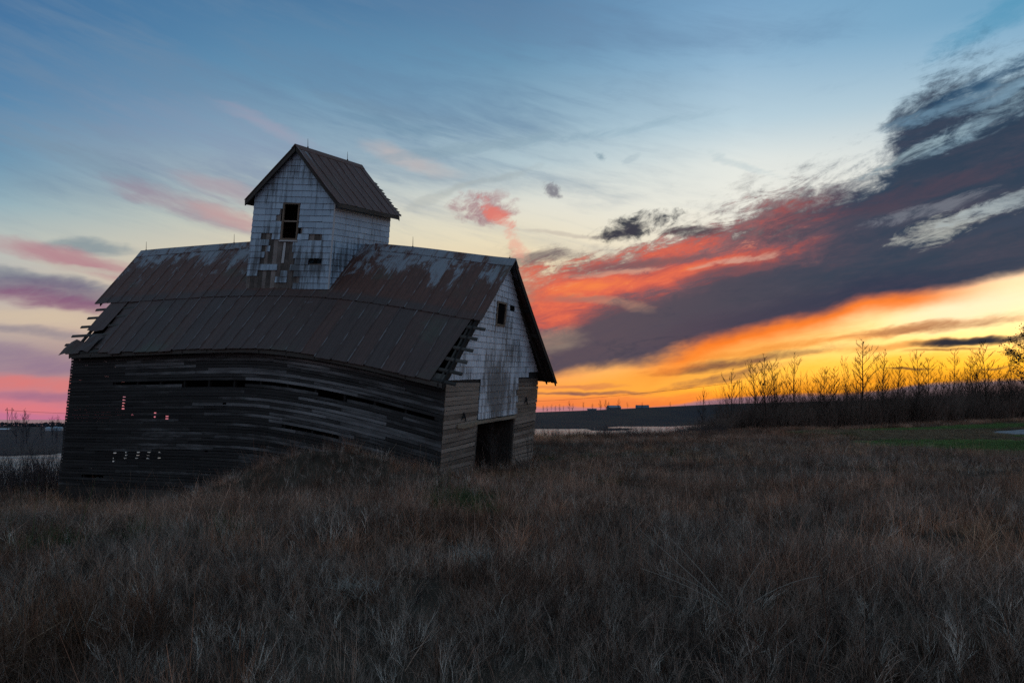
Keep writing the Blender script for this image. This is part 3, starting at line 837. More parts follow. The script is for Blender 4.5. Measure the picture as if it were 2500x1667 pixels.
# backing behind the tiles
LINT = 3.86
mb = MB()
prism(mb, [(.03, HE - .05), (BW - .03, HE - .05), (BW - .03, RE - .2), (BW / 2, RE + RG * 4 - .28), (.03, RE - .2)], lambda t, h: B(BL - .03, t, h), lambda t, h: B(BL - .004, t, h), lambda t, h: (0, t, h))
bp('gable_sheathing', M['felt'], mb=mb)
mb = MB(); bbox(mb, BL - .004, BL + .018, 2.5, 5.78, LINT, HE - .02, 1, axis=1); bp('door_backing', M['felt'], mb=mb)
def gwall(off):
    return lambda t, h: B(BL + off, t, h)
def gable_tiles():
    r = random.Random(9); TH = .232
    slope = RG
    for k in range(28):
        h0 = LINT + .02 + k * TH; h1 = h0 + TH - .010
        low = h0 < HE - .1
        a, b = (2.50, 5.86) if low else (.0, BW)
        x = a - (0 if k % 2 else .3) - (0 if low else r.random() * .05)
        if low and k < 5: b += (.12, -.05, .1, -.12, .02)[k]
        while x < b:
            x2 = x + .60
            iv = [(max(x + .008, a), min(x2 - .008, b))]
            if h1 > 7.40 and h0 < 8.28: iv = cut(iv, 3.32, 4.10)          # loft window
            if abs((h0 + h1) / 2 - 8.21) < .13: iv = cut(iv, 4.49, 4.91)          # small square hole
            for p0, p1 in iv:
                if p1 - p0 < .05: continue
                sag = r.uniform(-.02, .0) if r.random() < .15 else 0.0
                poly = [(p0, h0 + sag + r.uniform(-.006, .006)), (p1, h0 + r.uniform(-.006, .006)), (p1, h1), (p0, h1)]
                poly = clip(poly, -slope, 1, RE - .17); poly = clip(poly, slope, 1, RE - .17 + slope * BW) if poly else poly
                if len(poly) < 3: continue
                if not low and h0 < HE + .12 and p0 > 6.5: continue
                mb = MB(); o = r.uniform(0, .006)
                prism(mb, poly, gwall(.004 if not low else .02), lambda t, h, o=o: B(BL + (.02 if low else .006) + .008 + o + (.022 if h < (h0 + h1) / 2 else 0.), t, h), lambda t, h: (17., t, h))
                bp('siding_tile', M['gable_tile'], mb=mb)
            x = x2
gable_tiles()
# door track, lintel, jambs
mb = MB(); bbox(mb, BL + .02, BL + .075, .95, 2.5, LINT - .16, LINT - .03, 3, lambda s, t, h: B(s, t, h + .03 * math.sin(t * 3)), axis=1); bp('door_track', M['track'], mb=mb)
mb = MB(); bbox(mb, BL + .0, BL + .07, 2.505, 5.84, LINT - .13, LINT - .02, 4, axis=1); bp('lintel', M['track'], mb=mb)
for t in (2.5, 5.8):
    mb = MB(); bbox(mb, BL - .1, BL + .02, t - .06, t + .06, 1.2, LINT - .14, 4, axis=2); bp('door_jamb', M['dark_wood'], mb=mb)
# iron hooks on the crib slats
for (t, h) in ((1.35, 4.05), (6.75, 4.35)):
    mb = MB()
    p = [B(BL + .03, t - .10, h - .10), B(BL + .08, t, h + .08), B(BL + .05, t + .20, h - .16)]
    tube(mb, p, [.02, .028, .016], 5); tube(mb, [B(BL + .03, t + .02, h + .14), B(BL + .09, t + .02, h - .05)], [.025, .02], 5)
    bp('iron_hook', M['iron'], mb=mb)
# loft window in the gable
def rect_frame(name, f, a0, a1, b0, b1, o0, o1, wd, m, parent, stf):
    mb = MB()
    for q_ in ((a0, a1, b0, b0 + wd), (a0, a1, b1 - wd, b1), (a0, a0 + wd, b0 + wd, b1 - wd), (a1 - wd, a1, b0 + wd, b1 - wd)):
        prism(mb, [(q_[0], q_[2]), (q_[1], q_[2]), (q_[1], q_[3]), (q_[0], q_[3])], f(o0), f(o1), stf)
    return mb.build(name, m, parent, BO)
def pane(name, f, a0, a1, b0, b1, o0, o1, m, parent, stf):
    mb = MB(); prism(mb, [(a0, b0), (a1, b0), (a1, b1), (a0, b1)], f(o0), f(o1), stf)
    return mb.build(name, m, parent, BO)
stg = lambda t, h: (17., t, h)
wf = rect_frame('window', gwall, 3.30, 4.12, 7.36, 8.32, .004, .06, .075, M['frame_wood'], barn, stg)
pane('pane', gwall, 3.375, 4.045, 7.435, 8.245, .004, .012, M['void'], wf, stg)  # solid panel, the loft's inner darkness put into its colour
mb = MB(); prism(mb, [(4.48, 8.06), (4.92, 8.06), (4.92, 8.36), (4.48, 8.36)], gwall(.002), gwall(.01), stg); bp('vent_hole_dark', M['void'], mb=mb)  # flat near-black patch in place of the dark inside of a hole

# ---- main roof
SEAM = 1.74
def roofp(s, t, off=0.0):
    """point on the near slope, t across from the wall line; off: height above the sheet"""
    h = RE + RG * t
    x, y, z = B(s, t, h); return (x, y, z + off)
def roofq(s, t, off=0.0):
    h = RE + RG * t
    x, y, z = B(s + (.36 * (1 - t / 4.0) if s > 16.5 else 0), BW - t, h); return (x, y, z + off)
def roof_sheet(f, s0, s1, t0, t1, r, nst=5, par=None, name='roof_sheet', m=None, up=0.0):
    """one metal sheet: flat pan with a rolled rib on its left edge"""
    w = s1 - s0; lift0, lift1 = r.uniform(0, .012), r.uniform(0, .02)
    prof = [(0, .0), (.0, .035), (.035, .04), (.05, .004), (w * .35, .0), (w * .5, .008), (w * .65, .0), (w - .02, .004), (w, .004)]
    vs, st = [], []
    for i in range(nst + 1):
        t = t0 + (t1 - t0) * i / nst
        for (ds, z) in prof:
            lift = lift0 + lift1 * (1 - i / nst) * ds / w
            vs.append(f(s0 + ds, t, z + .02 + lift)); st.append((s0 + ds, t + up, z))
    n = len(prof); top = len(vs)
    for i in range(nst + 1):
        t = t0 + (t1 - t0) * i / nst
        for (ds, z) in prof:
            lift = lift0 + lift1 * (1 - i / nst) * ds / w
            vs.append(f(s0 + ds, t, z + .008 + lift)); st.append((s0 + ds, t, z))
    fs = []
    for i in range(nst):
        for k in range(n - 1):
            a = i * n + k; fs.append((a, a + 1, a + n + 1, a + n)); fs.append((top + a + n, top + a + n + 1, top + a + 1, top + a))
    for k in range(n - 1):
        fs.append((k, top + k, top + k + 1, k + 1)); a = nst * n + k; fs.append((a + 1, top + a + 1, top + a, a))
    for i in range(nst):
        a = i * n; fs.append((a, a + n, top + a + n, top + a)); a += n - 1; fs.append((top + a, top + a + n, a + n, a))
    mb = MB(); mb.add(vs, fs, st)
    return mb.build(name, m or M['roof'], par or barn, BO)
rs = random.Random(21)
SW = .66
CU0, CU1 = 7.64, 11.45
s = -.86
while s < 17.3:
    e = min(s + SW + rs.uniform(-.02, .02), 17.34)
    if e > 17.1: e = 17.34
    top_t = 4.0
    roof_sheet(roofp, s, e - .004, SEAM - .1, top_t, rs, 5)
    roof_sheet(roofq, s, e - .004, -.46, 4.0, rs, 7, name='roof_sheet')
    s = e
s = 1.75
while s < 16.7:
    e = s + SW + rs.uniform(-.02, .02)
    if e > 16.4: e = 16.95
    o = rs.uniform(-.04, .03)
    def fl(ss, t, z): 
        # the last sheets were cut on the rake
        return roofp(ss + (.0 if ss < 16.2 else -.27 * (1 - (t + .4) / 2.2)), t, z - .035)
    roof_sheet(fl, s, e - .004, -.37 + o, SEAM + .02, rs, 5)
    s = e
# purlins run on past the ends where the sheets have gone
for i, t in enumerate((-.26, .06, .40, .76, 1.12, 1.46, 2.2, 2.8, 3.4, 3.9)):
    a, b = (-.62 + .06 * (i % 2), 17.52 + rs.uniform(-.08, .06)) if i < 6 else (-.78, 17.28)
    if i == 0: a = -.1
    mb = MB()
    bbox(mb, a, b, t - .032, t + .032, -.078, -.035, 24, lambda s, tt, h: (lambda p: (p[0], p[1], p[2]))(roofp(s, t, h + (tt - t) * 1.1)) if False else (lambda q: (q[0], q[1], q[2]))(roofp(s, tt, h)))
    bp('purlin', M['dark_wood'], mb=mb)
for i, t in enumerate((-.3, .6, 1.5, 2.4, 3.3)):
    mb = MB(); bbox(mb, -.5, 17.28, t - .045, t + .045, -.085, -.03, 20, lambda s, tt, h: roofq(s, tt, h)); bp('purlin', M['dark_wood'], mb=mb)
for i in range(15):
    sx = .1 + i * 1.2
    for f, nm in ((roofp, 'rafter'), (roofq, 'rafter')):
        mb = MB(); bbox(mb, sx, sx + .06, -.3, 3.95, -.24, -.09, 6, f, axis=1); bp(nm, M['dark_wood'], mb=mb)
for f, sx in ((roofp, BL + .03), (roofq, BL + .24), (roofp, -.80)):
    t0 = -.30 if f is roofq or sx > 1 else SEAM + .1
    mb = MB(); bbox(mb, sx, sx + .05, t0, 3.98, -.26, -.02, 6, f, axis=1); bp('rake_board', M['shade_wood'], mb=mb)
# eave board under the sheets, broken off at the left
mb = MB(); bbox(mb, .1, 17.1, -.30, -.02, -.22, -.10, 24, lambda s, t, h: roofp(s, t, h)); bp('eave_board', M['dark_wood'], mb=mb)
# ridge cap, either side of the cupola
for a, b in ((-.86, CU0 + .05), (CU1 - .02, 17.35)):
    mb = MB(); n = 14; vs = []; st = []
    for i in range(n + 1):
        ss = a + (b - a) * i / n
        for t, o, f in ((3.72, .065, roofp), (4.0, .085, roofp), (3.72, .065, roofq), (3.72, .05, roofq), (4.0, .055, roofp), (3.72, .05, roofp)):
            vs.append(f(ss, t, o)); st.append((ss, t, 0))
    fs = []
    for i in range(n):
        for k in range(6): fs.append((i * 6 + k, i * 6 + 6 + k, i * 6 + 6 + (k + 1) % 6, i * 6 + (k + 1) % 6))
    fs += [(0, 1, 2, 3, 4, 5), tuple(n * 6 + k for k in (5, 4, 3, 2, 1, 0))]
    mb.add(vs, fs, st); bp('ridge_cap', M['roof'], mb=mb)
# torn sheets at the lower left corner of the roof
def torn(pts, name='torn_roof_sheet'):
    """crumpled strip: rows of (s, t, off)"""
    mb = MB(); vs, st = [], []
    for row in pts:
        for (s_, t_, o_) in row: vs.append(roofp(s_, t_, o_)); st.append((s_, t_, 0))
    n = len(pts[0]); m_ = len(pts); top = len(vs)
    for row in pts:
        for (s_, t_, o_) in row: vs.append(roofp(s_, t_, o_ - .012)); st.append((s_, t_, 0))
    fs = []
    for i in range(m_ - 1):
        for k in range(n - 1):
            a = i * n + k; fs.append((a, a + 1, a + n + 1, a + n)); fs.append((top + a + n, top + a + n + 1, top + a + 1, top + a))
    for k in range(n - 1):
        fs.append((k, top + k, top + k + 1, k + 1)); a = (m_ - 1) * n + k; fs.append((a + 1, top + a + 1, top + a, a))
    for i in range(m_ - 1):
        a = i * n; fs.append((a, a + n, top + a + n, top + a)); a += n - 1; fs.append((top + a, top + a + n, a + n, a))
    mb.add(vs, fs, st); mb.build(name, M['roof'], barn, BO)
torn([[(.05, .55, .02), (.55, .5, .0), (1.0, .52, .03)], [(.0, 1.1, .0), (.5, 1.1, .0), (1.02, 1.1, .01)], [(.06, 1.9, -.01), (.55, 1.9, -.01), (1.04, 1.9, 0)]])
torn([[(.98, -.1, -.10), (1.4, -.12, -.05), (1.74, -.2, .0)], [(1.0, .6, -.14), (1.4, .6, -.06), (1.74, .6, -.01)], [(1.02, 1.86, -.04), (1.4, 1.86, -.04), (1.74, 1.86, -.03)]])
torn([[(-.36, -.38, .0), (-.05, -.37, .05), (.3, -.36, .0), (.7, -.35, .01)], [(-.30, -.2, .06), (.0, -.16, .12), (.35, -.18, .03), (.75, -.2, .07)], [(-.16, .02, .09), (.1, .06, .15), (.45, .04, .05), (.9, .05, .02)]])
torn([[(.55, -.28, .03), (.85, -.31, .09), (1.2, -.33, .02)], [(.65, -.02, .12), (.95, .0, .05), (1.35, .02, .1)], [(.7, .30, .04), (1.05, .26, .13), (1.4, .26, .02)]])
# lightning rods on the ridge
for ss in (-.55, 4.45, 13.1, 17.1):
    mb = MB(); b0 = roofp(ss, 4.0, .05); hgt = .4 if ss < 16 else .12
    tube(mb, [b0, (b0[0] + .01, b0[1], b0[2] + hgt)], [.014, .006], 5); tube(mb, [b0, (b0[0], b0[1], b0[2] + .05)], .03, 5)
    bp('lightning_rod', M['iron'], mb=mb)

# ---- cupola: a small gabled house astride the ridge
CW, CDp, CH = 3.81, 4.05, 3.4
def raw(s, t, z):
    xy = P3 + s * BD + t * BN; return np.array([xy[0], xy[1], EYE + z])
CF = {(0, 0, 0): raw(7.64, 1.95, 4.88), (1, 0, 0): raw(11.45, 1.95, 4.60), (0, 0, 1): raw(8.10, 1.95, 8.36), (1, 0, 1): raw(11.77, 1.95, 7.88),
      (0, 1, 0): raw(7.55, 6.0, 5.36), (1, 1, 0): raw(11.30, 6.0, 5.10), (0, 1, 1): raw(7.95, 6.0, 8.86), (1, 1, 1): raw(11.60, 6.0, 8.40)}
def CP(a, b, c):
    """cupola coordinates: across the front, back from the front, up"""
    x, y, z = a / CW, b / CDp, c / CH; p = 0
    for i in (0, 1):
        for j in (0, 1):
            for k in (0, 1):
                p = p + CF[(i, j, k)] * (x if i else 1 - x) * (y if j else 1 - y) * (z if k else 1 - z)
    return tuple(p)
CPK = CH + 1.78
mb = MB()
# boarded carcass: vertical boards on the front, plain walls elsewhere
csl = (CPK - CH) / (CW / 2)
cup = None
mb = MB()
prism(mb, [(0, 0), (CDp, 0), (CDp, CH), (0, CH)], lambda b, c: CP(CW - .04, b, c), lambda b, c: CP(CW - .01, b, c), lambda b, c: (0, b, c))
prism(mb, [(0, 0), (CDp, 0), (CDp, CH), (0, CH)], lambda b, c: CP(.01, b, c), lambda b, c: CP(.04, b, c), lambda b, c: (0, b, c))
prism(mb, [(.04, 0), (CW - .04, 0), (CW - .04, CH), (CW / 2, CPK - .1), (.04, CH)], lambda a, c: CP(a, CDp - .02, c), lambda a, c: CP(a, CDp - .05, c), lambda a, c: (a, 0, c))
cup = mb.build('cupola', M['bare_board'], barn, BO)
WX0, WX1, WZ0, WZ1 = 1.43, 2.22, 1.80, 3.20        # window opening
rc = random.Random(31)
x = 0.0
while x < CW - .01:
    x2 = min(x + rc.uniform(.17, .24), CW)
    segs = [(0, 99)]
    if x2 > WX0 + .03 and x < WX1 - .03: segs = [(0, WZ0), (WZ1, 99)]
    for (c0, c1) in segs:
        poly = [(x + .004, c0), (x2 - .004, c0), (x2 - .004, c1), (x + .004, c1)]
        poly = clip(poly, -csl, 1, CH - .05); poly = clip(poly, csl, 1, CH - .05 + csl * CW)
        if c0 == 0 and 2.78 < (x + x2) / 2 < 3.35:      # a hole low on the right
            for lo, hi in ((c0, .94), (1.14, c1)):
                pl = [q_ for q_ in [(x + .004, lo), (x2 - .004, lo), (x2 - .004, hi), (x + .004, hi)]]
                pl = clip(clip(pl, -csl, 1, CH - .05), csl, 1, CH - .05 + csl * CW)
                mb = MB(); prism(mb, pl, lambda a, c: CP(a, .03, c), lambda a, c, o=rc.uniform(0, .008): CP(a, .004 + o, c), lambda a, c: (a, 0, c)); mb.build('sheathing_board', M['bare_board'], cup, BO)
            continue
        mb = MB(); o = rc.uniform(0, .008)
        prism(mb, poly, lambda a, c: CP(a, .03, c), lambda a, c, o=o: CP(a, .002 + o, c), lambda a, c: (a, 0, c))
        mb.build('sheathing_board', M['bare_board'], cup, BO)
    x = x2
TH = .2275
MISS = {0: [(0, .58)], 1: [(0, .36), (.50, .65)], 2: [(.13, .42), (.5, .58)], 3: [(.37, .53)], 4: [(.15, .58), (.74, .9)], 5: [(.2, .56)], 6: [(.17, .22), (.26, .54)],
        7: [(.24, .54)], 8: [(.13, .27), (.72, .88)], 9: [(.58, .64)], 11: [(.30, .37)], 12: [(.34, .38)], 13: [(.65, .8)] if False else []}
def cup_front(r=random.Random(41)):
    for k in range(24):
        h0 = .0 + k * TH; h1 = h0 + TH - .009
        x = -(.31 if k % 2 else 0.0) - r.random() * .04
        while x < CW:
            x2 = x + .61
            iv = [(max(x + .004, .01), min(x2 - .004, CW - .01))]
            if iv[0][1] - iv[0][0] > .03:
                for (m0, m1) in MISS.get(k, []): iv = cut(iv, m0 * CW, m1 * CW)
                if h1 > WZ0 + .06 and h0 < WZ1 - .06: iv = cut(iv, WX0 - .02, WX1 + .02)
                for (p0, p1) in iv:
                    if p1 - p0 < .06: continue
                    j = .0 if r.random() < .8 else r.uniform(-.02, .02)
                    poly = [(p0, h0 + r.uniform(-.004, .004)), (p1, h0 + j + r.uniform(-.004, .004)), (p1, h1), (p0, h1)]
                    poly = clip(poly, -csl, 1, CH - .02); poly = clip(poly, csl, 1, CH - .02 + csl * CW) if poly else poly
                    if len(poly) < 3: continue
                    mb = MB(); o = r.uniform(0, .005)
                    prism(mb, poly, lambda a, c: CP(a, -.002, c), lambda a, c, o=o, hm=(h0 + h1) / 2: CP(a, -.012 - o - (.024 if c < hm else 0), c), lambda a, c: (a, 0, c))
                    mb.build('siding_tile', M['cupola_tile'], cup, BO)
            x = x2
cup_front()
def cup_side(r=random.Random(43)):
    for k in range(15):
        h0 = .0 + k * TH; h1 = min(h0 + TH - .009, CH)
        x = -(.31 if k % 2 else 0.0) - r.random() * .04
        while x < CDp:
            x2 = x + .61
            p0, p1 = max(x + .004, .01), min(x2 - .004, CDp - .01)
            # skip what lies under the main roof
            tt = min(1.95 + p0, 4.0) if p0 < 2.05 else 4.0 - max(0, p0 - 2.05)
            p = CP(CW, p0, h1); rz = roofp(11.6, min(tt, 4.0), 0)[2]
            if p1 - p0 > .04 and p[2] > rz - .05:
                poly = [(p0, h0 + r.uniform(-.004, .004)), (p1, h0 + r.uniform(-.004, .004)), (p1, h1), (p0, h1)]
                mb = MB(); o = r.uniform(0, .005)
                prism(mb, poly, lambda b, c: CP(CW - .008, b, c), lambda b, c, o=o, hm=(h0 + h1) / 2: CP(CW + .008 + o + (.022 if c < hm else 0), b, c), lambda b, c: (3.8, b, c))
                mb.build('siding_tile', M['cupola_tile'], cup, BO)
            x = x2
cup_side()
# pale lath left on the bare boards, corner strip
mb = MB(); prism(mb, [(1.58, .95), (1.70, .95), (1.72, 1.72), (1.62, 1.72)], lambda a, c: CP(a, -.004, c), lambda a, c: CP(a, -.02, c), lambda a, c: (a, 0, c)); mb.build('lath', M['lath'], cup, BO)
mb = MB(); bbox(mb, CW - .012, CW + .035, -.035, .012, .0, CH, 2, CP, axis=2); mb.build('corner_strip', M['lath'], cup, BO)
cfw = lambda off: (lambda a, c: CP(a, -off, c))
sta = lambda a, c: (a, 0, c)
wf = rect_frame('window', cfw, WX0, WX1, WZ0, WZ1, -.03, .03, .075, M['frame_wood'], cup, sta)
mb = MB(); prism(mb, [(WX0 + .07, 2.48), (WX1 - .07, 2.48), (WX1 - .07, 2.53), (WX0 + .07, 2.53)], cfw(-.03), cfw(.01), sta); mb.build('sash_rail', M['frame_wood'], cup, BO)
mb = MB(); prism(mb, [(WX0 - .03, WZ0 - .05), (WX1 + .03, WZ0 - .05), (WX1 + .03, WZ0), (WX0 - .03, WZ0)], cfw(.0), cfw(.06), sta); mb.build('window_sill', M['lath'], cup, BO)
# dark floor inside so no light falls up through it
mb = MB(); bbox(mb, .05, CW - .05, .1, CDp - .06, .9, .96, 1, CP); mb.build('loft_floor', M['dark_wood'], cup, BO)
# cupola roof
def cr(side):
    def f(b, q_, off=0.0):
        """b back from the front, q_ from the eave (0) to the ridge (1)"""
        a = (CW + .30) - q_ * (CW / 2 + .30) if side > 0 else -.30 + q_ * (CW / 2 + .30)
        c = CH - .30 * csl + .06 + q_ * (CW / 2 + .30) * csl
        p = CP(a, b, c); return (p[0], p[1], p[2] + off)
    return f
for side in (1, -1):
    f = cr(side); b = -.24; i = 0
    while b < CDp + .35:
        e = min(b + .62, CDp + .42)
        if CDp + .42 - e < .25: e = CDp + .42
        roof_sheet(lambda s_, t_, z, f=f: f(s_, t_, z), b, e - .004, 0., 1.0, rs, 4, cup, up=2.0)
        b = e
    for (b0, b1) in ((-.22, -.17), (CDp + .2, CDp + .25)):
        mb = MB(); bbox(mb, b0, b1, .0, .99, -.17, .005, 3, f, axis=1); mb.build('rake_board', M['dark_wood'], cup, BO)
    mb = MB(); bbox(mb, -.16, CDp + .2, .0, .035, -.13, .005, 3, f); mb.build('eave_board', M['dark_wood'], cup, BO)
# splintered shingle ends along the back edge
mb = MB(); f = cr(1)
for i in range(11):
    q0 = .02 + i * .062; l = .12 + .07 * ((i * 7) % 3)
    vs = [f(CDp + .38, q0, .03), f(CDp + .40 + l, q0 + .012, .045), f(CDp + .38, q0 + .058, .03), f(CDp + .38, q0, .0), f(CDp + .40 + l, q0 + .012, .02), f(CDp + .38, q0 + .058, .0)]
    mb.add(vs, [(0, 1, 2), (5, 4, 3), (0, 3, 4, 1), (1, 4, 5, 2), (2, 5, 3, 0)])
mb.build('broken_roof_edge', M['dark_wood'], cup, BO)
mb = MB(); n = 6; vs = []
for i in range(n + 1):
    b = -.26 + (CDp + .66) * i / n
    for (fn, q_, o) in ((cr(1), .93, .06), (cr(1), 1.0, .075), (cr(-1), .93, .06), (cr(-1), .93, .045), (cr(1), 1.0, .05), (cr(1), .93, .045)):
        vs.append(fn(b, q_, o))
fs = []
for i in range(n):
    for k in range(6): fs.append((i * 6 + k, i * 6 + 6 + k, i * 6 + 6 + (k + 1) % 6, i * 6 + (k + 1) % 6))
fs += [(0, 1, 2, 3, 4, 5), tuple(n * 6 + k for k in (5, 4, 3, 2, 1, 0))]
mb.add(vs, fs, [(0, 3.2, 0)] * len(vs)); mb.build('ridge_cap', M['roof'], cup, BO)
for b in (.55, 3.3):
    mb = MB(); b0 = cr(1)(b, 1.0, .06); tube(mb, [b0, (b0[0], b0[1], b0[2] + .36)], [.014, .006], 5); tube(mb, [b0, (b0[0], b0[1], b0[2] + .05)], .03, 5)
    mb.build('lightning_rod', M['iron'], cup, BO)

# ------------------------------------------------------------------ plants
def in_barn(x, y, pad=0.0):
    qx, qy = x - P3[0], y - P3[1]
    s_ = qx * BD[0] + qy * BD[1]; t_ = qx * BN[0] + qy * BN[1]
    return (s_ > -pad) & (s_ < BL + pad) & (t_ > -pad) & (t_ < BW + pad)

def proto_coll(name, makers):
    c = bpy.data.collections.new(name)
    for i, mk in enumerate(makers):
        o = bpy.data.objects.new('%s_%s' % (name, 'abcdefghijklmnop'[i]), mk()); c.objects.link(o)
    return c

def blade(mb, p, yaw, lean, L, w, curl, seg=3):
    d = Vector((math.cos(yaw), math.sin(yaw), 0)); sd_ = Vector((-d.y, d.x, 0)); q_ = Vector(p); th = lean
    vs, st = [], []
    for i in range(seg + 1):
        ww = w * (1 - .8 * i / seg) * .5
        vs += [q_ - sd_ * ww, q_ + sd_ * ww]; st += [(i / seg, 0, 0)] * 2
        q_ = q_ + (d * math.sin(th) + Vector((0, 0, 1)) * math.cos(th)) * (L / seg); th += curl / seg
    mb.add(vs, [(2 * i, 2 * i + 1, 2 * i + 3, 2 * i + 2) for i in range(seg)], st)

def grass_tuft(seed, n, hmin, hmax, rad, w, curl, leanmax=.5):
    def mk():
        r = random.Random(seed); mb = MB()
        for _ in range(n):
            a = r.uniform(0, 6.283); q_ = rad * math.sqrt(r.random()); yaw = a + r.uniform(-1, 1)
            blade(mb, (q_ * math.cos(a), q_ * math.sin(a), -.03), yaw, r.uniform(0, leanmax), r.uniform(hmin, hmax), w * r.uniform(.6, 1.3), r.uniform(-.2, 1) * curl)
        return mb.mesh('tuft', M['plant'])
    return mk

def twig(mb, p, d, L, r0, depth, r, fork=(2, 3), spread=.5, seg=3, n=3):
    pts = [Vector(p)]; dd = Vector(d).normalized()
    for i in range(seg):
        dd = (dd + Vector((r.uniform(-1, 1), r.uniform(-1, 1), r.uniform(-.4, .9))) * .13).normalized()
        pts.append(pts[-1] + dd * (L / seg))
    rr_ = [r0 * (1 - .5 * i / seg) for i in range(seg + 1)]
    b0 = len(mb.v); tube(mb, pts, rr_, n)
    for i in range(b0, len(mb.v)): mb.st[i] = (.5, 0, 0)
    if depth <= 0: return
    for k in range(r.randint(*fork)):
        j = r.randint(max(1, seg - 2), seg); a = r.uniform(0, 6.283)
        side = Vector((math.cos(a), math.sin(a), .15)); nd = (dd + side * spread * r.uniform(.5, 1.2)).normalized()
        twig(mb, pts[j], nd, L * r.uniform(.5, .75), rr_[j] * .72, depth - 1, r, fork, spread, seg, n)

def shrub(seed, stems, h, r0, depth, rad, spread=.5, lean=.35):
    def mk():
        r = random.Random(seed); mb = MB()
        for _ in range(stems):
            a = r.uniform(0, 6.283); q_ = rad * math.sqrt(r.random())
            twig(mb, (q_ * math.cos(a), q_ * math.sin(a), -.05), (math.cos(a) * lean * r.random(), math.sin(a) * lean * r.random(), 1), h * r.uniform(.35, .6), r0 * r.uniform(.7, 1.2), depth, r, (2, 3), spread, 3, 3)
        return mb.mesh('shrub', M['plant'])
    return mk

def scatter(name, coll, xyz, rot, scl, idx, tint, kind='stuff'):
    me = bpy.data.meshes.new(name); me.from_pydata(xyz.tolist(), [], [])
    n = len(xyz)
    a = me.attributes.new('rot', 'FLOAT_VECTOR', 'POINT'); a.data.foreach_set('vector', rot.astype(np.float32).ravel())
    a = me.attributes.new('scl', 'FLOAT_VECTOR', 'POINT'); a.data.foreach_set('vector', scl.astype(np.float32).ravel())
    a = me.attributes.new('pick', 'INT', 'POINT'); a.data.foreach_set('value', idx.astype(np.int32))
    a = me.attributes.new('tint', 'FLOAT_COLOR', 'POINT'); a.data.foreach_set('color', np.concatenate([tint, np.ones((n, 1))], 1).astype(np.float32).ravel())
    o = bpy.data.objects.new(name, me); COL.objects.link(o); o['kind'] = kind
    t = bpy.data.node_groups.new(name, 'GeometryNodeTree')
    t.interface.new_socket('Geometry', in_out='INPUT', socket_type='NodeSocketGeometry')
    t.interface.new_socket('Geometry', in_out='OUTPUT', socket_type='NodeSocketGeometry')
    gi, go = t.nodes.new('NodeGroupInput'), t.nodes.new('NodeGroupOutput')
    ci = t.nodes.new('GeometryNodeCollectionInfo'); ci.inputs['Collection'].default_value = coll
    ci.inputs['Separate Children'].default_value = True; ci.inputs['Reset Children'].default_value = True
    ip = t.nodes.new('GeometryNodeInstanceOnPoints'); ip.inputs['Pick Instance'].default_value = True
    def na(nm, ty):
        q_ = t.nodes.new('GeometryNodeInputNamedAttribute'); q_.data_type = ty; q_.inputs[0].default_value = nm; return q_.outputs[0]
    L = t.links.new
    L(gi.outputs[0], ip.inputs['Points']); L(ci.outputs[0], ip.inputs['Instance'])
    L(na('pick', 'INT'), ip.inputs['Instance Index']); L(na('rot', 'FLOAT_VECTOR'), ip.inputs['Rotation']); L(na('scl', 'FLOAT_VECTOR'), ip.inputs['Scale'])
    L(ip.outputs[0], go.inputs[0])
    md = o.modifiers.new('scatter', 'NODES'); md.node_group = t
    return o

def fan_points(d0, d1, dens, x_over=1.0, spread=.74, extra=4.0):
    """points on the ground in the wedge the road looks into, plus a margin"""
    area = spread * (d1 ** 2 - d0 ** 2) + 2 * extra * (d1 - d0)
    n = int(area * dens)
    y = np.sqrt(RNG.random(n) * (d1 ** 2 - d0 ** 2) + d0 ** 2)
    x = (RNG.random(n) * 2 - 1) * (spread * y + extra)
    return x, y

PAL = np.array([(.50, .38, .27), (.24, .165, .12), (.32, .185, .125), (.34, .285, .25), (.17, .115, .09)])
def grass_tint(x, y):
    n1 = fbm(x, y, .16, 21); n2 = fbm(x, y, .45, 33); n3 = RNG.random(len(x))
    k = np.clip(n1 * 1.6 - .3 + (n3 - .5) * .5, 0, .999) * 5
    i = np.floor(k).astype(int); j = np.minimum(i + 1, 4); f = (k - i)[:, None]
    c = PAL[i] * (1 - f) + PAL[j] * f
    c = c * (.12 + 1.5 * n2[:, None] ** 1.3) * (.35 + 1.5 * RNG.random((len(x), 1)) ** 2.0)
    # the odd green patch
    gp = (fbm(x, y, .3, 79) > .77)[:, None] & (RNG.random((len(x), 1)) < .8)
    c = c * np.array([[1.50, 1.17, .98]])
    return np.where(gp, np.array([[.05, .085, .025]]) * (.7 + .6 * RNG.random((len(x), 1))), c)

def mown(x, y):
    """the mown strip by the gravel, at the right"""
    u = x / np.maximum(y, 1)
    return ((x - (y - 30) * .10) > 18.5 + 1.2 * np.sin(y * .4)) & (y > 33 + 2.0 * np.sin(x * .5)) & (y < 62 + (x - 25) * .25)

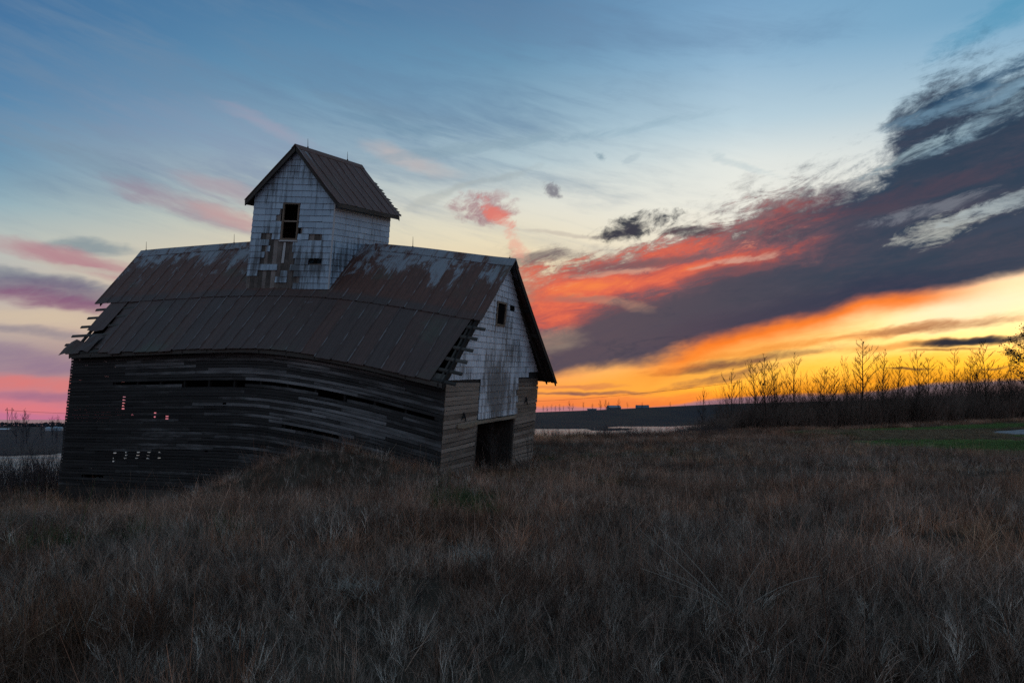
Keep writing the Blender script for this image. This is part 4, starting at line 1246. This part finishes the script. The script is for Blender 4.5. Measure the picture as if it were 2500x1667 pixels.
tufts = proto_coll('grass_tuft', [grass_tuft(i, 30, .07, .19, .15, .0050, 2.8, 1.0) for i in range(5)] + [grass_tuft(10 + i, 30, .15, .34, .08, .0044, 1.7, .55) for i in range(3)] + [grass_tuft(20 + i, 30, .08, .20, .18, .0052, 3.0, 1.4) for i in range(3)] + [grass_tuft(30 + i, 9, .25, .6, .3, .0042, .5, 1.5) for i in range(2)])
forbs = proto_coll('dry_forb', [shrub(50 + i, 3, .36, .0030, 3, .05, .65, .6) for i in range(5)])
far_tufts = proto_coll('far_tuft', [grass_tuft(70 + i, 60, .12, .40, .5, .012, 1.4, .6) for i in range(4)])
green_tufts = proto_coll('green_tuft', [grass_tuft(80 + i, 60, .05, .14, .35, .012, 1.2, .6) for i in range(3)])
brush = proto_coll('brush', [shrub(90 + i, 9, 2.6, .016, 4, .55, .42, .3) for i in range(4)])
reed = proto_coll('reed', [shrub(100 + i, 7, 1.35, .007, 3, .4, .38, .25) for i in range(3)])

def do_scatter(name, coll, npro, x, y, smin, smax, tint, tilt=.12, keep=None, zsc=None):
    k = ~in_barn(x, y, .03)
    if keep is not None: k &= keep(x, y)
    x, y = x[k], y[k]; tint = tint[k] if tint is not None else grass_tint(x, y)
    z = zg(x, y); n = len(x)
    kk = z > LAKE + .2
    x, y, z, tint = x[kk], y[kk], z[kk], tint[kk]; n = len(x)
    rot = np.stack([RNG.normal(0, tilt, n), RNG.normal(0, tilt, n), RNG.random(n) * 6.283], 1)
    s_ = (smin + (smax - smin) * RNG.random(n)) * (.7 + .6 * fbm(x, y, .25, 55))
    hs = s_ if zsc is None else s_ * zsc(x, y)
    return scatter(name, coll, np.stack([x, y, z - .01], 1), rot, np.stack([s_, s_, hs], 1), RNG.integers(0, npro, n), tint)

notmown = lambda x, y: ~mown(x, y)
hump = lambda x, y: 1 + .5 * np.exp(-((x + 5.5) / 3) ** 2 - ((y - 22.5) / 2.5) ** 2)
x1, y1 = fan_points(1.6, 9, 130); x2, y2 = fan_points(9, 20, 80); x3, y3 = fan_points(20, 48, 36)
x, y = np.concatenate([x1, x2, x3]), np.concatenate([y1, y2, y3])
k = RNG.random(len(x)) < np.clip(fbm(x, y, 1.1, 91) * 3.2 - .95, .06, 1)          # clumps and bare gaps
x, y = x[k], y[k]
do_scatter('dry_grass', tufts, 13, x, y, .7, 1.4, None, .3, notmown, lambda x, y: hump(x, y) * (.45 + 1.3 * fbm(x, y, .6, 15)))
x1, y1 = fan_points(1.9, 14, 110); x2, y2 = fan_points(14, 48, 36)
x, y = np.concatenate([x1, x2]), np.concatenate([y1, y2])
k = RNG.random(len(x)) < np.clip(fbm(x, y, .35, 63) * 3.0 - .85, .05, 1)
x, y = x[k], y[k]
ft = np.where((RNG.random((len(x), 1)) < .16), np.array([[.66, .55, .46]]), np.array([[.33, .245, .195]])) * (.35 + 1.1 * RNG.random((len(x), 1)))
ft = np.where(RNG.random((len(x), 1)) < .25, np.array([[.035, .028, .025]]), ft)
do_scatter('dry_forbs', forbs, 5, x, y, .55, 1.35, ft, .3, notmown)
x, y = fan_points(44, 118, 3.4)
do_scatter('meadow_grass', far_tufts, 4, x, y, .7, 1.2, None, .1, notmown)
x, y = fan_points(32, 74, 16, spread=.80)
gt = np.array([[.12, .20, .06]]) * (.7 + .7 * RNG.random((len(x), 1))) * (.6 + .8 * fbm(x, y, .25, 8)[:, None])
gt = np.where((fbm(x, y, .14, 18) > .56)[:, None], np.array([[.24, .18, .11]]) * (.6 + .6 * RNG.random((len(x), 1))), gt)
do_scatter('mown_grass', green_tufts, 3, x, y, .7, 1.2, gt, .1, lambda x, y: mown(x, y) & ~(((x - 35.5) / 2.6) ** 2 + ((y - 53) / 4.4) ** 2 < 1))

# thicket at the right, and the brush by the water at the left
n = 2600
uu = RNG.random(n) ** .9; yy = 66 + RNG.random(n) * 16 + uu * 10; xx = yy * (.215 + uu * .56)
bt = np.array([[.17, .115, .09]]) * (.5 + 1.0 * RNG.random((n, 1)))
do_scatter('thicket', brush, 4, xx, yy, .75, 1.25, bt, .12, None, lambda x, y: .55 + .45 * sstep(x / y, .22, .42))
whips = proto_coll('whip', [shrub(120 + i, 6, 4.6, .014, 3, .5, .30, .16) for i in range(4)])
n = 620
uu = RNG.random(n) ** .8; yy = 68 + RNG.random(n) * 16 + uu * 8; xx = yy * (.255 + uu * .50)
bt = np.array([[.07, .05, .04]]) * (.6 + .8 * RNG.random((n, 1)))
do_scatter('tall_shoots', whips, 4, xx, yy, .6, 1.15, bt, .08, lambda x, y: fbm(x, y, .22, 47) > .42)
n = 260
yy = 33 + RNG.random(n) * 22; xx = -yy * (.545 + RNG.random(n) * .2)
bt = np.array([[.07, .055, .055]]) * (.6 + .8 * RNG.random((n, 1)))
do_scatter('lakeside_brush', reed, 3, xx, yy, .8, 1.9, bt, .14)
n = 420
yy = 50 + RNG.random(n) * 16; xx = yy * (.03 + RNG.random(n) * .24)
bt = np.array([[.07, .055, .055]]) * (.6 + .8 * RNG.random((n, 1)))
do_scatter('shore_brush', reed, 3, xx, yy, .4, .75, bt, .14)

# gravel by the mown strip
mb = MB(); pts = []
for k in range(40):
    t = 2 * math.pi * k / 40; q_ = 1 + .06 * math.sin(3 * t) + .04 * math.sin(5 * t + 1)
    pts.append((36.5 + 3.6 * q_ * math.cos(t), 53 + 4.4 * q_ * math.sin(t)))
vs = [(36.5, 53, float(zg(36.5, 53)) + .05)] ; fs = []
for ring in (.35, .7, 1.0):
    for (x, y) in pts:
        X, Y = 36.5 + (x - 36.5) * ring, 53 + (y - 53) * ring; vs.append((X, Y, float(zg(X, Y)) + (.05 if ring < 1 else -.01)))
for k in range(40):
    fs.append((0, 1 + k, 1 + (k + 1) % 40))
    for r_ in (0, 1): fs.append((1 + r_ * 40 + k, 41 + r_ * 40 + k, 41 + r_ * 40 + (k + 1) % 40, 1 + r_ * 40 + (k + 1) % 40))
mb.add(vs, fs); mb.build('gravel_path', M['gravel'])['kind'] = 'structure'

# ------------------------------------------------------------------ trees
def tree_meshes(seed, h, r0, nbranch, up=.8, twigr=.011, levels=3, bark='bark', first=.22):
    r = random.Random(seed); tk, cr_ = MB(), MB(); pts = [Vector((0, 0, -.2))]; d = Vector((r.uniform(-.06, .06), r.uniform(-.06, .06), 1))
    seg = 9
    for i in range(seg):
        d = (d + Vector((r.uniform(-1, 1), r.uniform(-1, 1), 0)) * .05).normalized(); d.z = abs(d.z)
        pts.append(pts[-1] + d * (h * .97 / seg))
    rad = [max(twigr, r0 * (1 - .93 * i / seg)) for i in range(seg + 1)]
    tube(tk, pts, rad, 6)
    def br(p, d, L, r1, lev):
        q_ = [p]; dd = d.normalized(); n = 4 if lev > 0 else 3
        for i in range(n):
            dd = (dd + Vector((r.uniform(-1, 1), r.uniform(-1, 1), r.uniform(-.3, 1) * up)) * .16).normalized(); q_.append(q_[-1] + dd * (L / n))
        rr_ = [max(twigr * .45, r1 * (1 - .75 * i / n)) for i in range(n + 1)]
        tube(cr_, q_, rr_, 3)
        if lev <= 0: return
        for k in range(r.randint(3, 5)):
            j = r.randint(1, n); a = r.uniform(0, 6.283)
            br(q_[j], dd + Vector((math.cos(a), math.sin(a), .3)) * r.uniform(.25, .55), L * r.uniform(.28, .6), max(twigr, rr_[j] * .65), lev - 1)
    for k in range(nbranch):
        f = first + (1 - first) * (k + r.random()) / nbranch; i = min(int(f * seg), seg - 1); p = pts[i].lerp(pts[i + 1], f * seg - i)
        a = k * 2.4 + r.uniform(-.5, .5); L = h * (.27 * (1 - f) ** .8 + .035) * r.uniform(.6, 1.3)
        br(p, Vector((math.cos(a), math.sin(a), r.uniform(.8, 1.6) * up + .3)), L, max(twigr, rad[i] * .55), levels - 1)
    return tk.mesh('trunk', M[bark], smooth=True), cr_.mesh('crown', M[bark])

TREES = {}
def make_tree(kind, loc, sc, rotz, label, group=None, name='bare_tree', squash=1.0):
    if kind not in TREES:
        TREES[kind] = tree_meshes(*TSPEC[kind])
    tk, cr_ = TREES[kind]
    root = empty(name, loc); root.rotation_euler = (0, 0, rotz); root.scale = (sc * squash, sc * squash, sc)
    for nm, me in (('trunk', tk), ('crown', cr_)):
        o = bpy.data.objects.new(nm, me); COL.objects.link(o); o.parent = root
    tag(root, label, 'tree', group)
    return root
TSPEC = {0: (1, 8, .085, 26, .9, .014, 3, 'bark', .1), 1: (2, 8, .08, 30, .9, .014, 3, 'bark', .06), 2: (3, 8, .075, 26, 1.0, .014, 3, 'bark', .12), 3: (4, 8, .07, 28, .8, .014, 3, 'bark', .08), 4: (5, 8, .095, 32, .8, .014, 3, 'bark', .1), 5: (6, 8, .05, 18, 1.1, .014, 3, 'bark', .15),
         10: (11, 8, .09, 26, .8, .022, 3, 'farbark', .1), 11: (12, 8, .09, 32, .7, .022, 3, 'farbark', .05), 12: (13, 8, .10, 24, .9, .022, 3, 'farbark', .2)}
ORD = 'first second third fourth fifth sixth seventh eighth ninth tenth eleventh twelfth thirteenth fourteenth fifteenth sixteenth seventeenth eighteenth nineteenth twentieth'.split()
ROW = [(1715, 947), (1780, 901), (1846, 875), (1872, 865), (1896, 879), (1940, 862), (1975, 925), (2010, 892), (2040, 890), (2070, 865), (2100, 824), (2152, 848), (2190, 865), (2214, 912), (2244, 851), (2265, 872), (2305, 886), (2329, 851), (2363, 868), (2384, 852), (2411, 831), (2438, 902), (2469, 865)]
TR = random.Random(77)
GRP = 'bare trees standing in the thicket at right'
NAMED = {0: 'thin bare sapling left of the power pole, standing on the dark ridge slope', 1: 'bare tree just left of the twin power poles, crown open like a vase',
         10: 'tallest bare tree of the thicket, slender trunk rising well above its neighbours', 20: 'bare tree leaning right with a long tip, near the leafy tree at right'}
k_ = 0
for i, (u, v) in enumerate(ROW):
    D = 72 + TR.uniform(-3, 8) + max(0, (u - 2000)) * .012
    x = (u - 1250) / FPX * D; z = float(zg(x, D)); top = EYE + (1015 - v) / FPX * D
    kd = TR.choice([0, 1, 2, 3, 4, 5]) if i != 10 else 4
    if i in NAMED: lab = NAMED[i]
    else:
        base = 'slender bare tree' if kd in (2, 5) else ('bushy bare tree' if kd in (1, 4) else 'bare tree with spreading twigs')
        lab = base + (', %s right of the twin power poles in the thicket row' % ORD[i - 2] if i < 10 else ', %s right of the tallest thicket tree' % ORD[i - 11])
    make_tree(kd, (x, D, z), (top - z) / 7.9, TR.uniform(0, 6.28), lab, GRP, squash=TR.uniform(.8, 1.25))
# smaller saplings between them
for i in range(22):
    u = 1860 + i * 29 + TR.uniform(-8, 8); v = 925 + TR.uniform(-22, 22) - (u - 1860) * .02; D = 70 + TR.uniform(0, 14)
    x = (u - 1250) / FPX * D; z = float(zg(x, D)); top = EYE + (1015 - v) / FPX * D
    make_tree(TR.choice([0, 1, 2, 3, 5]), (x, D, z), (top - z) / 7.9, TR.uniform(0, 6.28), 'low bare sapling in the thicket, %s from the left among the low ones' % (ORD + ['twenty-first', 'twenty-second'])[i], 'low saplings in the thicket', 'sapling', squash=TR.uniform(.7, 1.1))
# leafy tree at the right edge
def leafy():
    tk, cr_ = tree_meshes(201, 10, .16, 44, .5, .012, 3)
    D = 78; x = (2538 - 1250) / FPX * D; z = float(zg(x, D))
    root = empty('oak_tree', (x, D, z)); tag(root, 'tree still holding dark brown leaf clumps, cut by the right edge of the picture', 'tree')
    for nm, me in (('trunk', tk), ('crown', cr_)):
        o = bpy.data.objects.new(nm, me); COL.objects.link(o); o.parent = root
    r = random.Random(5); mb = MB()
    cv = [v.co for v in cr_.vertices]
    for k in range(220):
        c = r.choice(cv)
        if c.z < 4: continue
        for q_ in range(26):
            p = c + Vector((r.gauss(0, .22), r.gauss(0, .22), r.gauss(0, .16))); a = Vector((r.uniform(-1, 1), r.uniform(-1, 1), r.uniform(-1, 1))).normalized() * .09; b = a.orthogonal().normalized() * .05
            mb.add([p - a, p + b, p + a, p - b], [(0, 1, 2, 3)])
    o = mb.build('leaves', M['leaf'], root); o['kind'] = 'stuff'
    root.scale = ((EYE + (1015 - 795) / FPX * D - z) / 9.6,) * 3; root.scale.x *= 1.35; root.scale.y *= 1.35
leafy()
# far trees: left shore and right ridge
for u, vt, D, kd, lab in ((40, 1004, 343, 10, 'bare tree beside the pylon on the far left shore'), (65, 996, 343, 11, 'largest bare tree on the far left shore'), (57, 1006, 350, 12, 'thin bare tree touching the left side of the largest far-shore tree'),
                          (103, 1026, 360, 10, 'small bare tree in front of the far left field, before the silos'), (128, 1014, 350, 12, 'bare twin-stemmed tree among the silos on the far left shore'), (139, 1012, 352, 11, 'bare tree right of the domed silo on the far left shore'), (155, 1030, 345, 12, 'small bare tree by the left corner of the barn, across the water')):
    p = far_pt(u, D); make_tree(kd, p, (EYE + (1015 - vt) / FPX * D - p[2]) / 7.9, u * .7, lab, 'bare trees on the far left shore', squash=.8)
RT = [(1326, 988), (1336, 989), (1346, 986), (1356, 988), (1366, 985), (1376, 989), (1390, 978), (1398, 984), (1424, 980), (1446, 983), (1466, 975), (1478, 974), (1486, 979), (1510, 972), (1532, 981), (1555, 986), (1568, 981), (1580, 986), (1636, 980), (1672, 984)]
for i, (u, v) in enumerate(RT):
    D = 1360 + (i % 3) * 14; p = far_pt(u, D)
    make_tree((10, 11, 12)[i % 3], p, (EYE + (1015 - v) / FPX * D - p[2]) / 7.9, i * 1.3, 'tiny bare tree on the distant ridge, %s from the barn' % ORD[i], 'bare trees along the distant ridge', squash=1.0)
# dark tree belt at the far left
n = 5000
uu = RNG.uniform(-500, 420, n); DD = RNG.uniform(880, 930, n)
r = random.Random(3); mb = MB()
for i in range(n):
    top_ = 5.0 * (.55 + .6 * float(fbm(uu[i], 0, .03, 3)))
    x, y, z = far_pt(uu[i], DD[i]); c = Vector((x, y, z + r.random() * top_)); q_ = r.uniform(.7, 1.6)
    a = Vector((r.uniform(-1, 1), r.uniform(-1, 1), r.uniform(-1, 1))) * q_; b = Vector((r.uniform(-1, 1), r.uniform(-1, 1), r.uniform(-1, 1))) * q_
    mb.add([c - a, c + b, c + a, c - b], [(0, 1, 2, 3)])
o = mb.build('tree_belt', M['farbark']); o['kind'] = 'stuff'

# ------------------------------------------------------------------ far buildings, poles, wires
M['shed_white'] = simple('white_shed', (.55, .57, .6), .6)
M['steel'] = simple('bin_steel', (.34, .42, .48), .45, .3)
M['shed_dark'] = simple('dark_shed', (.11, .13, .17), .7)
M['roof_pale'] = simple('far_roof', (.22, .26, .32), .6)
M['pole'] = simple('pole_wood', (.05, .04, .035), .9)
def shed(name, u, D, w, dpt, hw, hr, wallm, roofm, label, cat, yaw=0.0):
    p = far_pt(u, D); root = empty(name, (p[0], p[1], p[2] - .3)); root.rotation_euler.z = yaw; tag(root, label, cat)
    mb = MB(); X, Y = w / 2, dpt / 2
    mb.add([(-X, -Y, 0), (X, -Y, 0), (X, Y, 0), (-X, Y, 0), (-X, -Y, hw), (X, -Y, hw), (X, Y, hw), (-X, Y, hw), (-X, 0, hr - .2), (X, 0, hr - .2)],
           [(0, 1, 5, 4), (2, 3, 7, 6), (1, 2, 6, 9, 5), (3, 0, 4, 8, 7)]); mb.build('wall', wallm, root)
    mb = MB(); e = .6
    vs = []
    for o_ in (0, -.25):
        vs += [(-X - e, -Y - e, hw - e * (hr - hw) / Y + o_), (X + e, -Y - e, hw - e * (hr - hw) / Y + o_), (X + e, 0, hr + o_), (-X - e, 0, hr + o_), (X + e, Y + e, hw - e * (hr - hw) / Y + o_), (-X - e, Y + e, hw - e * (hr - hw) / Y + o_)]
    mb.add(vs, [(0, 1, 2, 3), (3, 2, 4, 5), (9, 8, 7, 6), (11, 10, 8, 9), (0, 6, 7, 1), (4, 10, 11, 5), (1, 7, 8, 2), (2, 8, 10, 4), (3, 9, 6, 0), (5, 11, 9, 3)]); mb.build('roof', roofm, root)
    mb = MB(); mb.add([(-1.5, -Y - .06, 0), (1.5, -Y - .06, 0), (1.5, -Y - .06, hw * .8), (-1.5, -Y - .06, hw * .8), (-1.5, -Y + .02, 0), (1.5, -Y + .02, 0), (1.5, -Y + .02, hw * .8), (-1.5, -Y + .02, hw * .8)],
                      [(0, 1, 2, 3), (0, 4, 5, 1), (1, 5, 6, 2), (2, 6, 7, 3), (3, 7, 4, 0)]); mb.build('door', M['shed_dark'], root)
shed('long_shed', 6, 660, 11, 6, 1.3, 1.9, M['shed_dark'], M['shed_white'], 'long low shed with a pale roof across the water at the far left', 'shed', .1)
shed('farm_shed', 1445, 1385, 15, 10, 2.0, 3.4, M['shed_dark'], M['shed_dark'], 'small dark flat shed on the distant ridge, left of the larger farm building', 'shed')
shed('farm_building', 1498, 1385, 22, 14, 3.6, 7.2, M['shed_dark'], M['roof_pale'], 'larger blue-grey farm building on the distant ridge', 'farm building', .25)
shed('farm_house', 1568, 1385, 22, 14, 1.2, 5.6, M['shed_dark'], M['shed_dark'], 'low dark house with a spreading roof on the distant ridge, right of the farm building', 'house', -.2)
def silo(u, D, r0, hw, hr, label):
    p = far_pt(u, D); root = empty('grain_bin', (p[0], p[1], p[2] - .2)); tag(root, label, 'grain bin', 'grain bins on the far left shore')
    mb = MB(); n = 20; vs = [(r0 * math.cos(2 * math.pi * k / n), r0 * math.sin(2 * math.pi * k / n), z) for z in (0, hw) for k in range(n)]
    mb.add(vs, [(k, (k + 1) % n, n + (k + 1) % n, n + k) for k in range(n)]); mb.build('bin_wall', M['steel'], root, smooth=True)
    mb = MB(); vs = []; R = r0 * 1.04
    for j in range(5): vs += [(R * math.cos(j * .38) * math.cos(2 * math.pi * k / n), R * math.cos(j * .38) * math.sin(2 * math.pi * k / n), hw - .1 + (hr - hw) * math.sin(j * .38)) for k in range(n)]
    fs = [(j * n + k, j * n + (k + 1) % n, (j + 1) * n + (k + 1) % n, (j + 1) * n + k) for j in range(4) for k in range(n)] + [tuple(4 * n + k for k in range(n))]
    mb.add(vs, fs); mb.build('bin_roof', M['steel'], root, smooth=True)
silo(118, 640, 2.2, 2.2, 3.4, 'domed pale steel grain bin, leftmost across the water')
silo(137, 650, 2.4, 2.3, 3.6, 'blue-grey steel grain bin in the middle across the water')
silo(147, 645, 2.2, 2.3, 3.4, 'blue-grey steel grain bin nearest the barn, across the water')

def hframe(u, D, vtop, sep_, label, r0=.3, arm=1.0):
    p = far_pt(u, D); H = EYE + (1015 - vtop) / FPX * D - p[2]; root = empty('power_pylon', p); tag(root, label, 'pylon')
    for s_ in (-1, 1):
        mb = MB(); tube(mb, [(s_ * sep_ / 2, 0, -.5), (s_ * sep_ / 2, 0, H)], [r0, r0 * .75], 6); mb.build('pole', M['pole'], root)
    mb = MB(); w = sep_ * .5 + sep_ * .42 * arm
    tube(mb, [(-w, 0, H - sep_ * .55), (w, 0, H - sep_ * .55)], r0 * .7, 5); mb.build('cross_arm', M['pole'], root)
    if arm > .5:
        mb = MB(); tube(mb, [(-w, 0, H - sep_ * .55), (-sep_ / 2, 0, H - .2)], r0 * .5, 4); tube(mb, [(w, 0, H - sep_ * .55), (sep_ / 2, 0, H - .2)], r0 * .5, 4)
        for a, b in ((-1, 1), (1, -1)): tube(mb, [(a * sep_ / 2, 0, H - sep_ * .7), (b * sep_ / 2, 0, H * .22)], r0 * .45, 4)
        mb.build('brace', M['pole'], root)
    return p, H
pl, Hl = hframe(23.5, 600, 995, 3.6, 'twin-pole braced power pylon across the water at the far left', .22)
pr, Hr = hframe(1808, 520, 928, 1.6, 'twin dark power poles rising behind the thicket', .18, .1)
p = far_pt(1757, 1300); root = empty('utility_pole', p); tag(root, 'short utility pole with a crossarm on the ridge left of the twin power poles', 'utility pole')
mb = MB(); tube(mb, [(0, 0, -.4), (0, 0, 9)], [.35, .28], 6); mb.build('pole', M['pole'], root)
mb = MB(); tube(mb, [(-2.6, 0, 7.2), (2.6, 0, 7.2)], .25, 5); mb.build('cross_arm', M['pole'], root)
def wire(pts, r0, label):
    mb = MB(); tube(mb, pts, r0, 4); o = mb.build('power_line', M['pole']); tag(o, label, 'power line')
def sagging(a, b, sag, n=16):
    return [(a[0] + (b[0] - a[0]) * i / n, a[1] + (b[1] - a[1]) * i / n, a[2] + (b[2] - a[2]) * i / n - sag * 4 * (i / n) * (1 - i / n)) for i in range(n + 1)]
def dirpt(u, v, D): return ((u - 1250) / FPX * D, D, EYE + (1015 - v) / FPX * D)
wire(sagging((pl[0] + 1.8, pl[1], pl[2] + Hl - 2.2), dirpt(420, 1010, 640), 1.5), .09, 'thin power line running from the far left pylon behind the barn')
wire(sagging((pr[0], pr[1], pr[2] + Hr - 1.2), dirpt(1100, 979, 1100), 6), .10, 'thin power line from the twin poles sinking left towards the barn')

# ------------------------------------------------------------------ weeds that stand out in the grass
def gpt(u, v, z0=0.0):
    """ground point seen in a direction (march along the sight line)"""
    D = 3.0
    while D < 90:
        x = (u - 1250) / FPX * D
        if EYE + (1015 - v) / FPX * D < float(zg(x, D)) + z0: break
        D += .05
    return x, D, float(zg(x, D))
def weed(u, v, h, seed, m, label, name='dry_weed', stems=4, depth=3, r0=.006, spread=.5, lean=.4):
    x, y, z = gpt(u, v); r = random.Random(seed); mb = MB()
    for _ in range(stems):
        a = r.uniform(0, 6.283); twig(mb, (.05 * math.cos(a), .05 * math.sin(a), -.05), (lean * math.cos(a) * r.random(), lean * math.sin(a) * r.random(), 1), h * r.uniform(.4, .6), r0, depth, r, (2, 3), spread, 3, 4)
    root = mb.build(name, m); root.location = (x, y, z); tag(root, label, 'weed')
    return root
weed(1100, 1155, 1.7, 1, M['darkstalk'], 'dark twiggy dead shrub before the left crib slats of the gable', 'dead_shrub', 3, 4, .012, .4, .35)
weed(1062, 1165, 1.5, 2, M['darkstalk'], 'thin bare shrub at the near corner of the barn', 'dead_shrub', 2, 3, .010, .4, .8)
weed(1290, 1150, 1.9, 3, M['darkstalk'], 'spreading bare shrub at the far right corner of the gable', 'dead_shrub', 6, 4, .012, .55, .9)
weed(1205, 1150, 2.0, 4, M['darkstalk'], 'tangled dead brush standing in the barn doorway', 'dead_shrub', 8, 4, .012, .5, .5)
weed(1765, 1300, 1.1, 5, M['darkstalk'], 'dark upright stalk with a forked top right of the middle of the field', 'weed_stalk', 2, 2, .008, .5, .3)
weed(2020, 1275, .8, 6, M['darkstalk'], 'dark clump of dead stems below the mown strip', 'weed_stalk', 9, 2, .007, .4, .4)
weed(700, 1480, .9, 7, M['darkstalk'], 'tall dark stem in the left foreground grass', 'weed_stalk', 2, 2, .006, .4, .4)
weed(350, 1520, .9, 8, M['stalk'], 'pale branched dead weed in the left foreground', 'weed_stalk', 2, 3, .004, .5, .4)
weed(600, 1400, .6, 9, M['stalk'], 'pale forked stalk in the grass below the barn wall', 'weed_stalk', 1, 2, .004, .6, .6)
def pale_reeds():
    x, y, z = gpt(1800, 1500); mb = MB(); r = random.Random(3)
    for (a, L, tl, cu) in ((2.75, 1.0, .62, .25), (2.4, .75, .9, .5), (3.1, .9, 1.0, .3), (.1, .8, .9, .6), (2.9, .6, 1.2, .3), (.4, .5, .4, .3), (2.6, 1.05, .8, .1)):
        d = Vector((math.cos(a), math.sin(a) * .4, 0)).normalized(); pts = [Vector((r.uniform(-.05, .05), 0, 0))]; th = tl
        for i in range(6): pts.append(pts[-1] + (d * math.sin(th) + Vector((0, 0, math.cos(th)))) * L / 6); th += cu / 6
        tube(mb, pts, [.0045 * (1 - .6 * i / 6) for i in range(7)], 4)
    o = mb.build('broken_reed', M['stalk']); o.location = (x, y, z); tag(o, 'bundle of pale bent reeds leaning left in the right foreground', 'reed')
pale_reeds()
def flattened(u, v, label, seed, rad=.35):
    x, y, z = gpt(u, v); mb = MB(); r = random.Random(seed)
    for k in range(150):
        a = r.uniform(0, 6.283); q_ = rad * .8 * r.random(); b = r.uniform(0, 6.283)
        blade(mb, (q_ * math.cos(b), q_ * math.sin(b), .16 * (1 - q_)), a, r.uniform(.7, 1.3), rad * r.uniform(.5, 1.1), .0035, r.uniform(.2, 1.5), 5)
    o = mb.build('fallen_grass', M['stalk']); o.location = (x, y, z); tag(o, label, 'grass clump')
flattened(1145, 1390, 'pale collapsed grass clump in the middle of the field', 1)
flattened(860, 1480, 'pale collapsed grass clump in the lower left of the field', 2)
print('slats', slat_n, 'objects', len(bpy.data.objects))
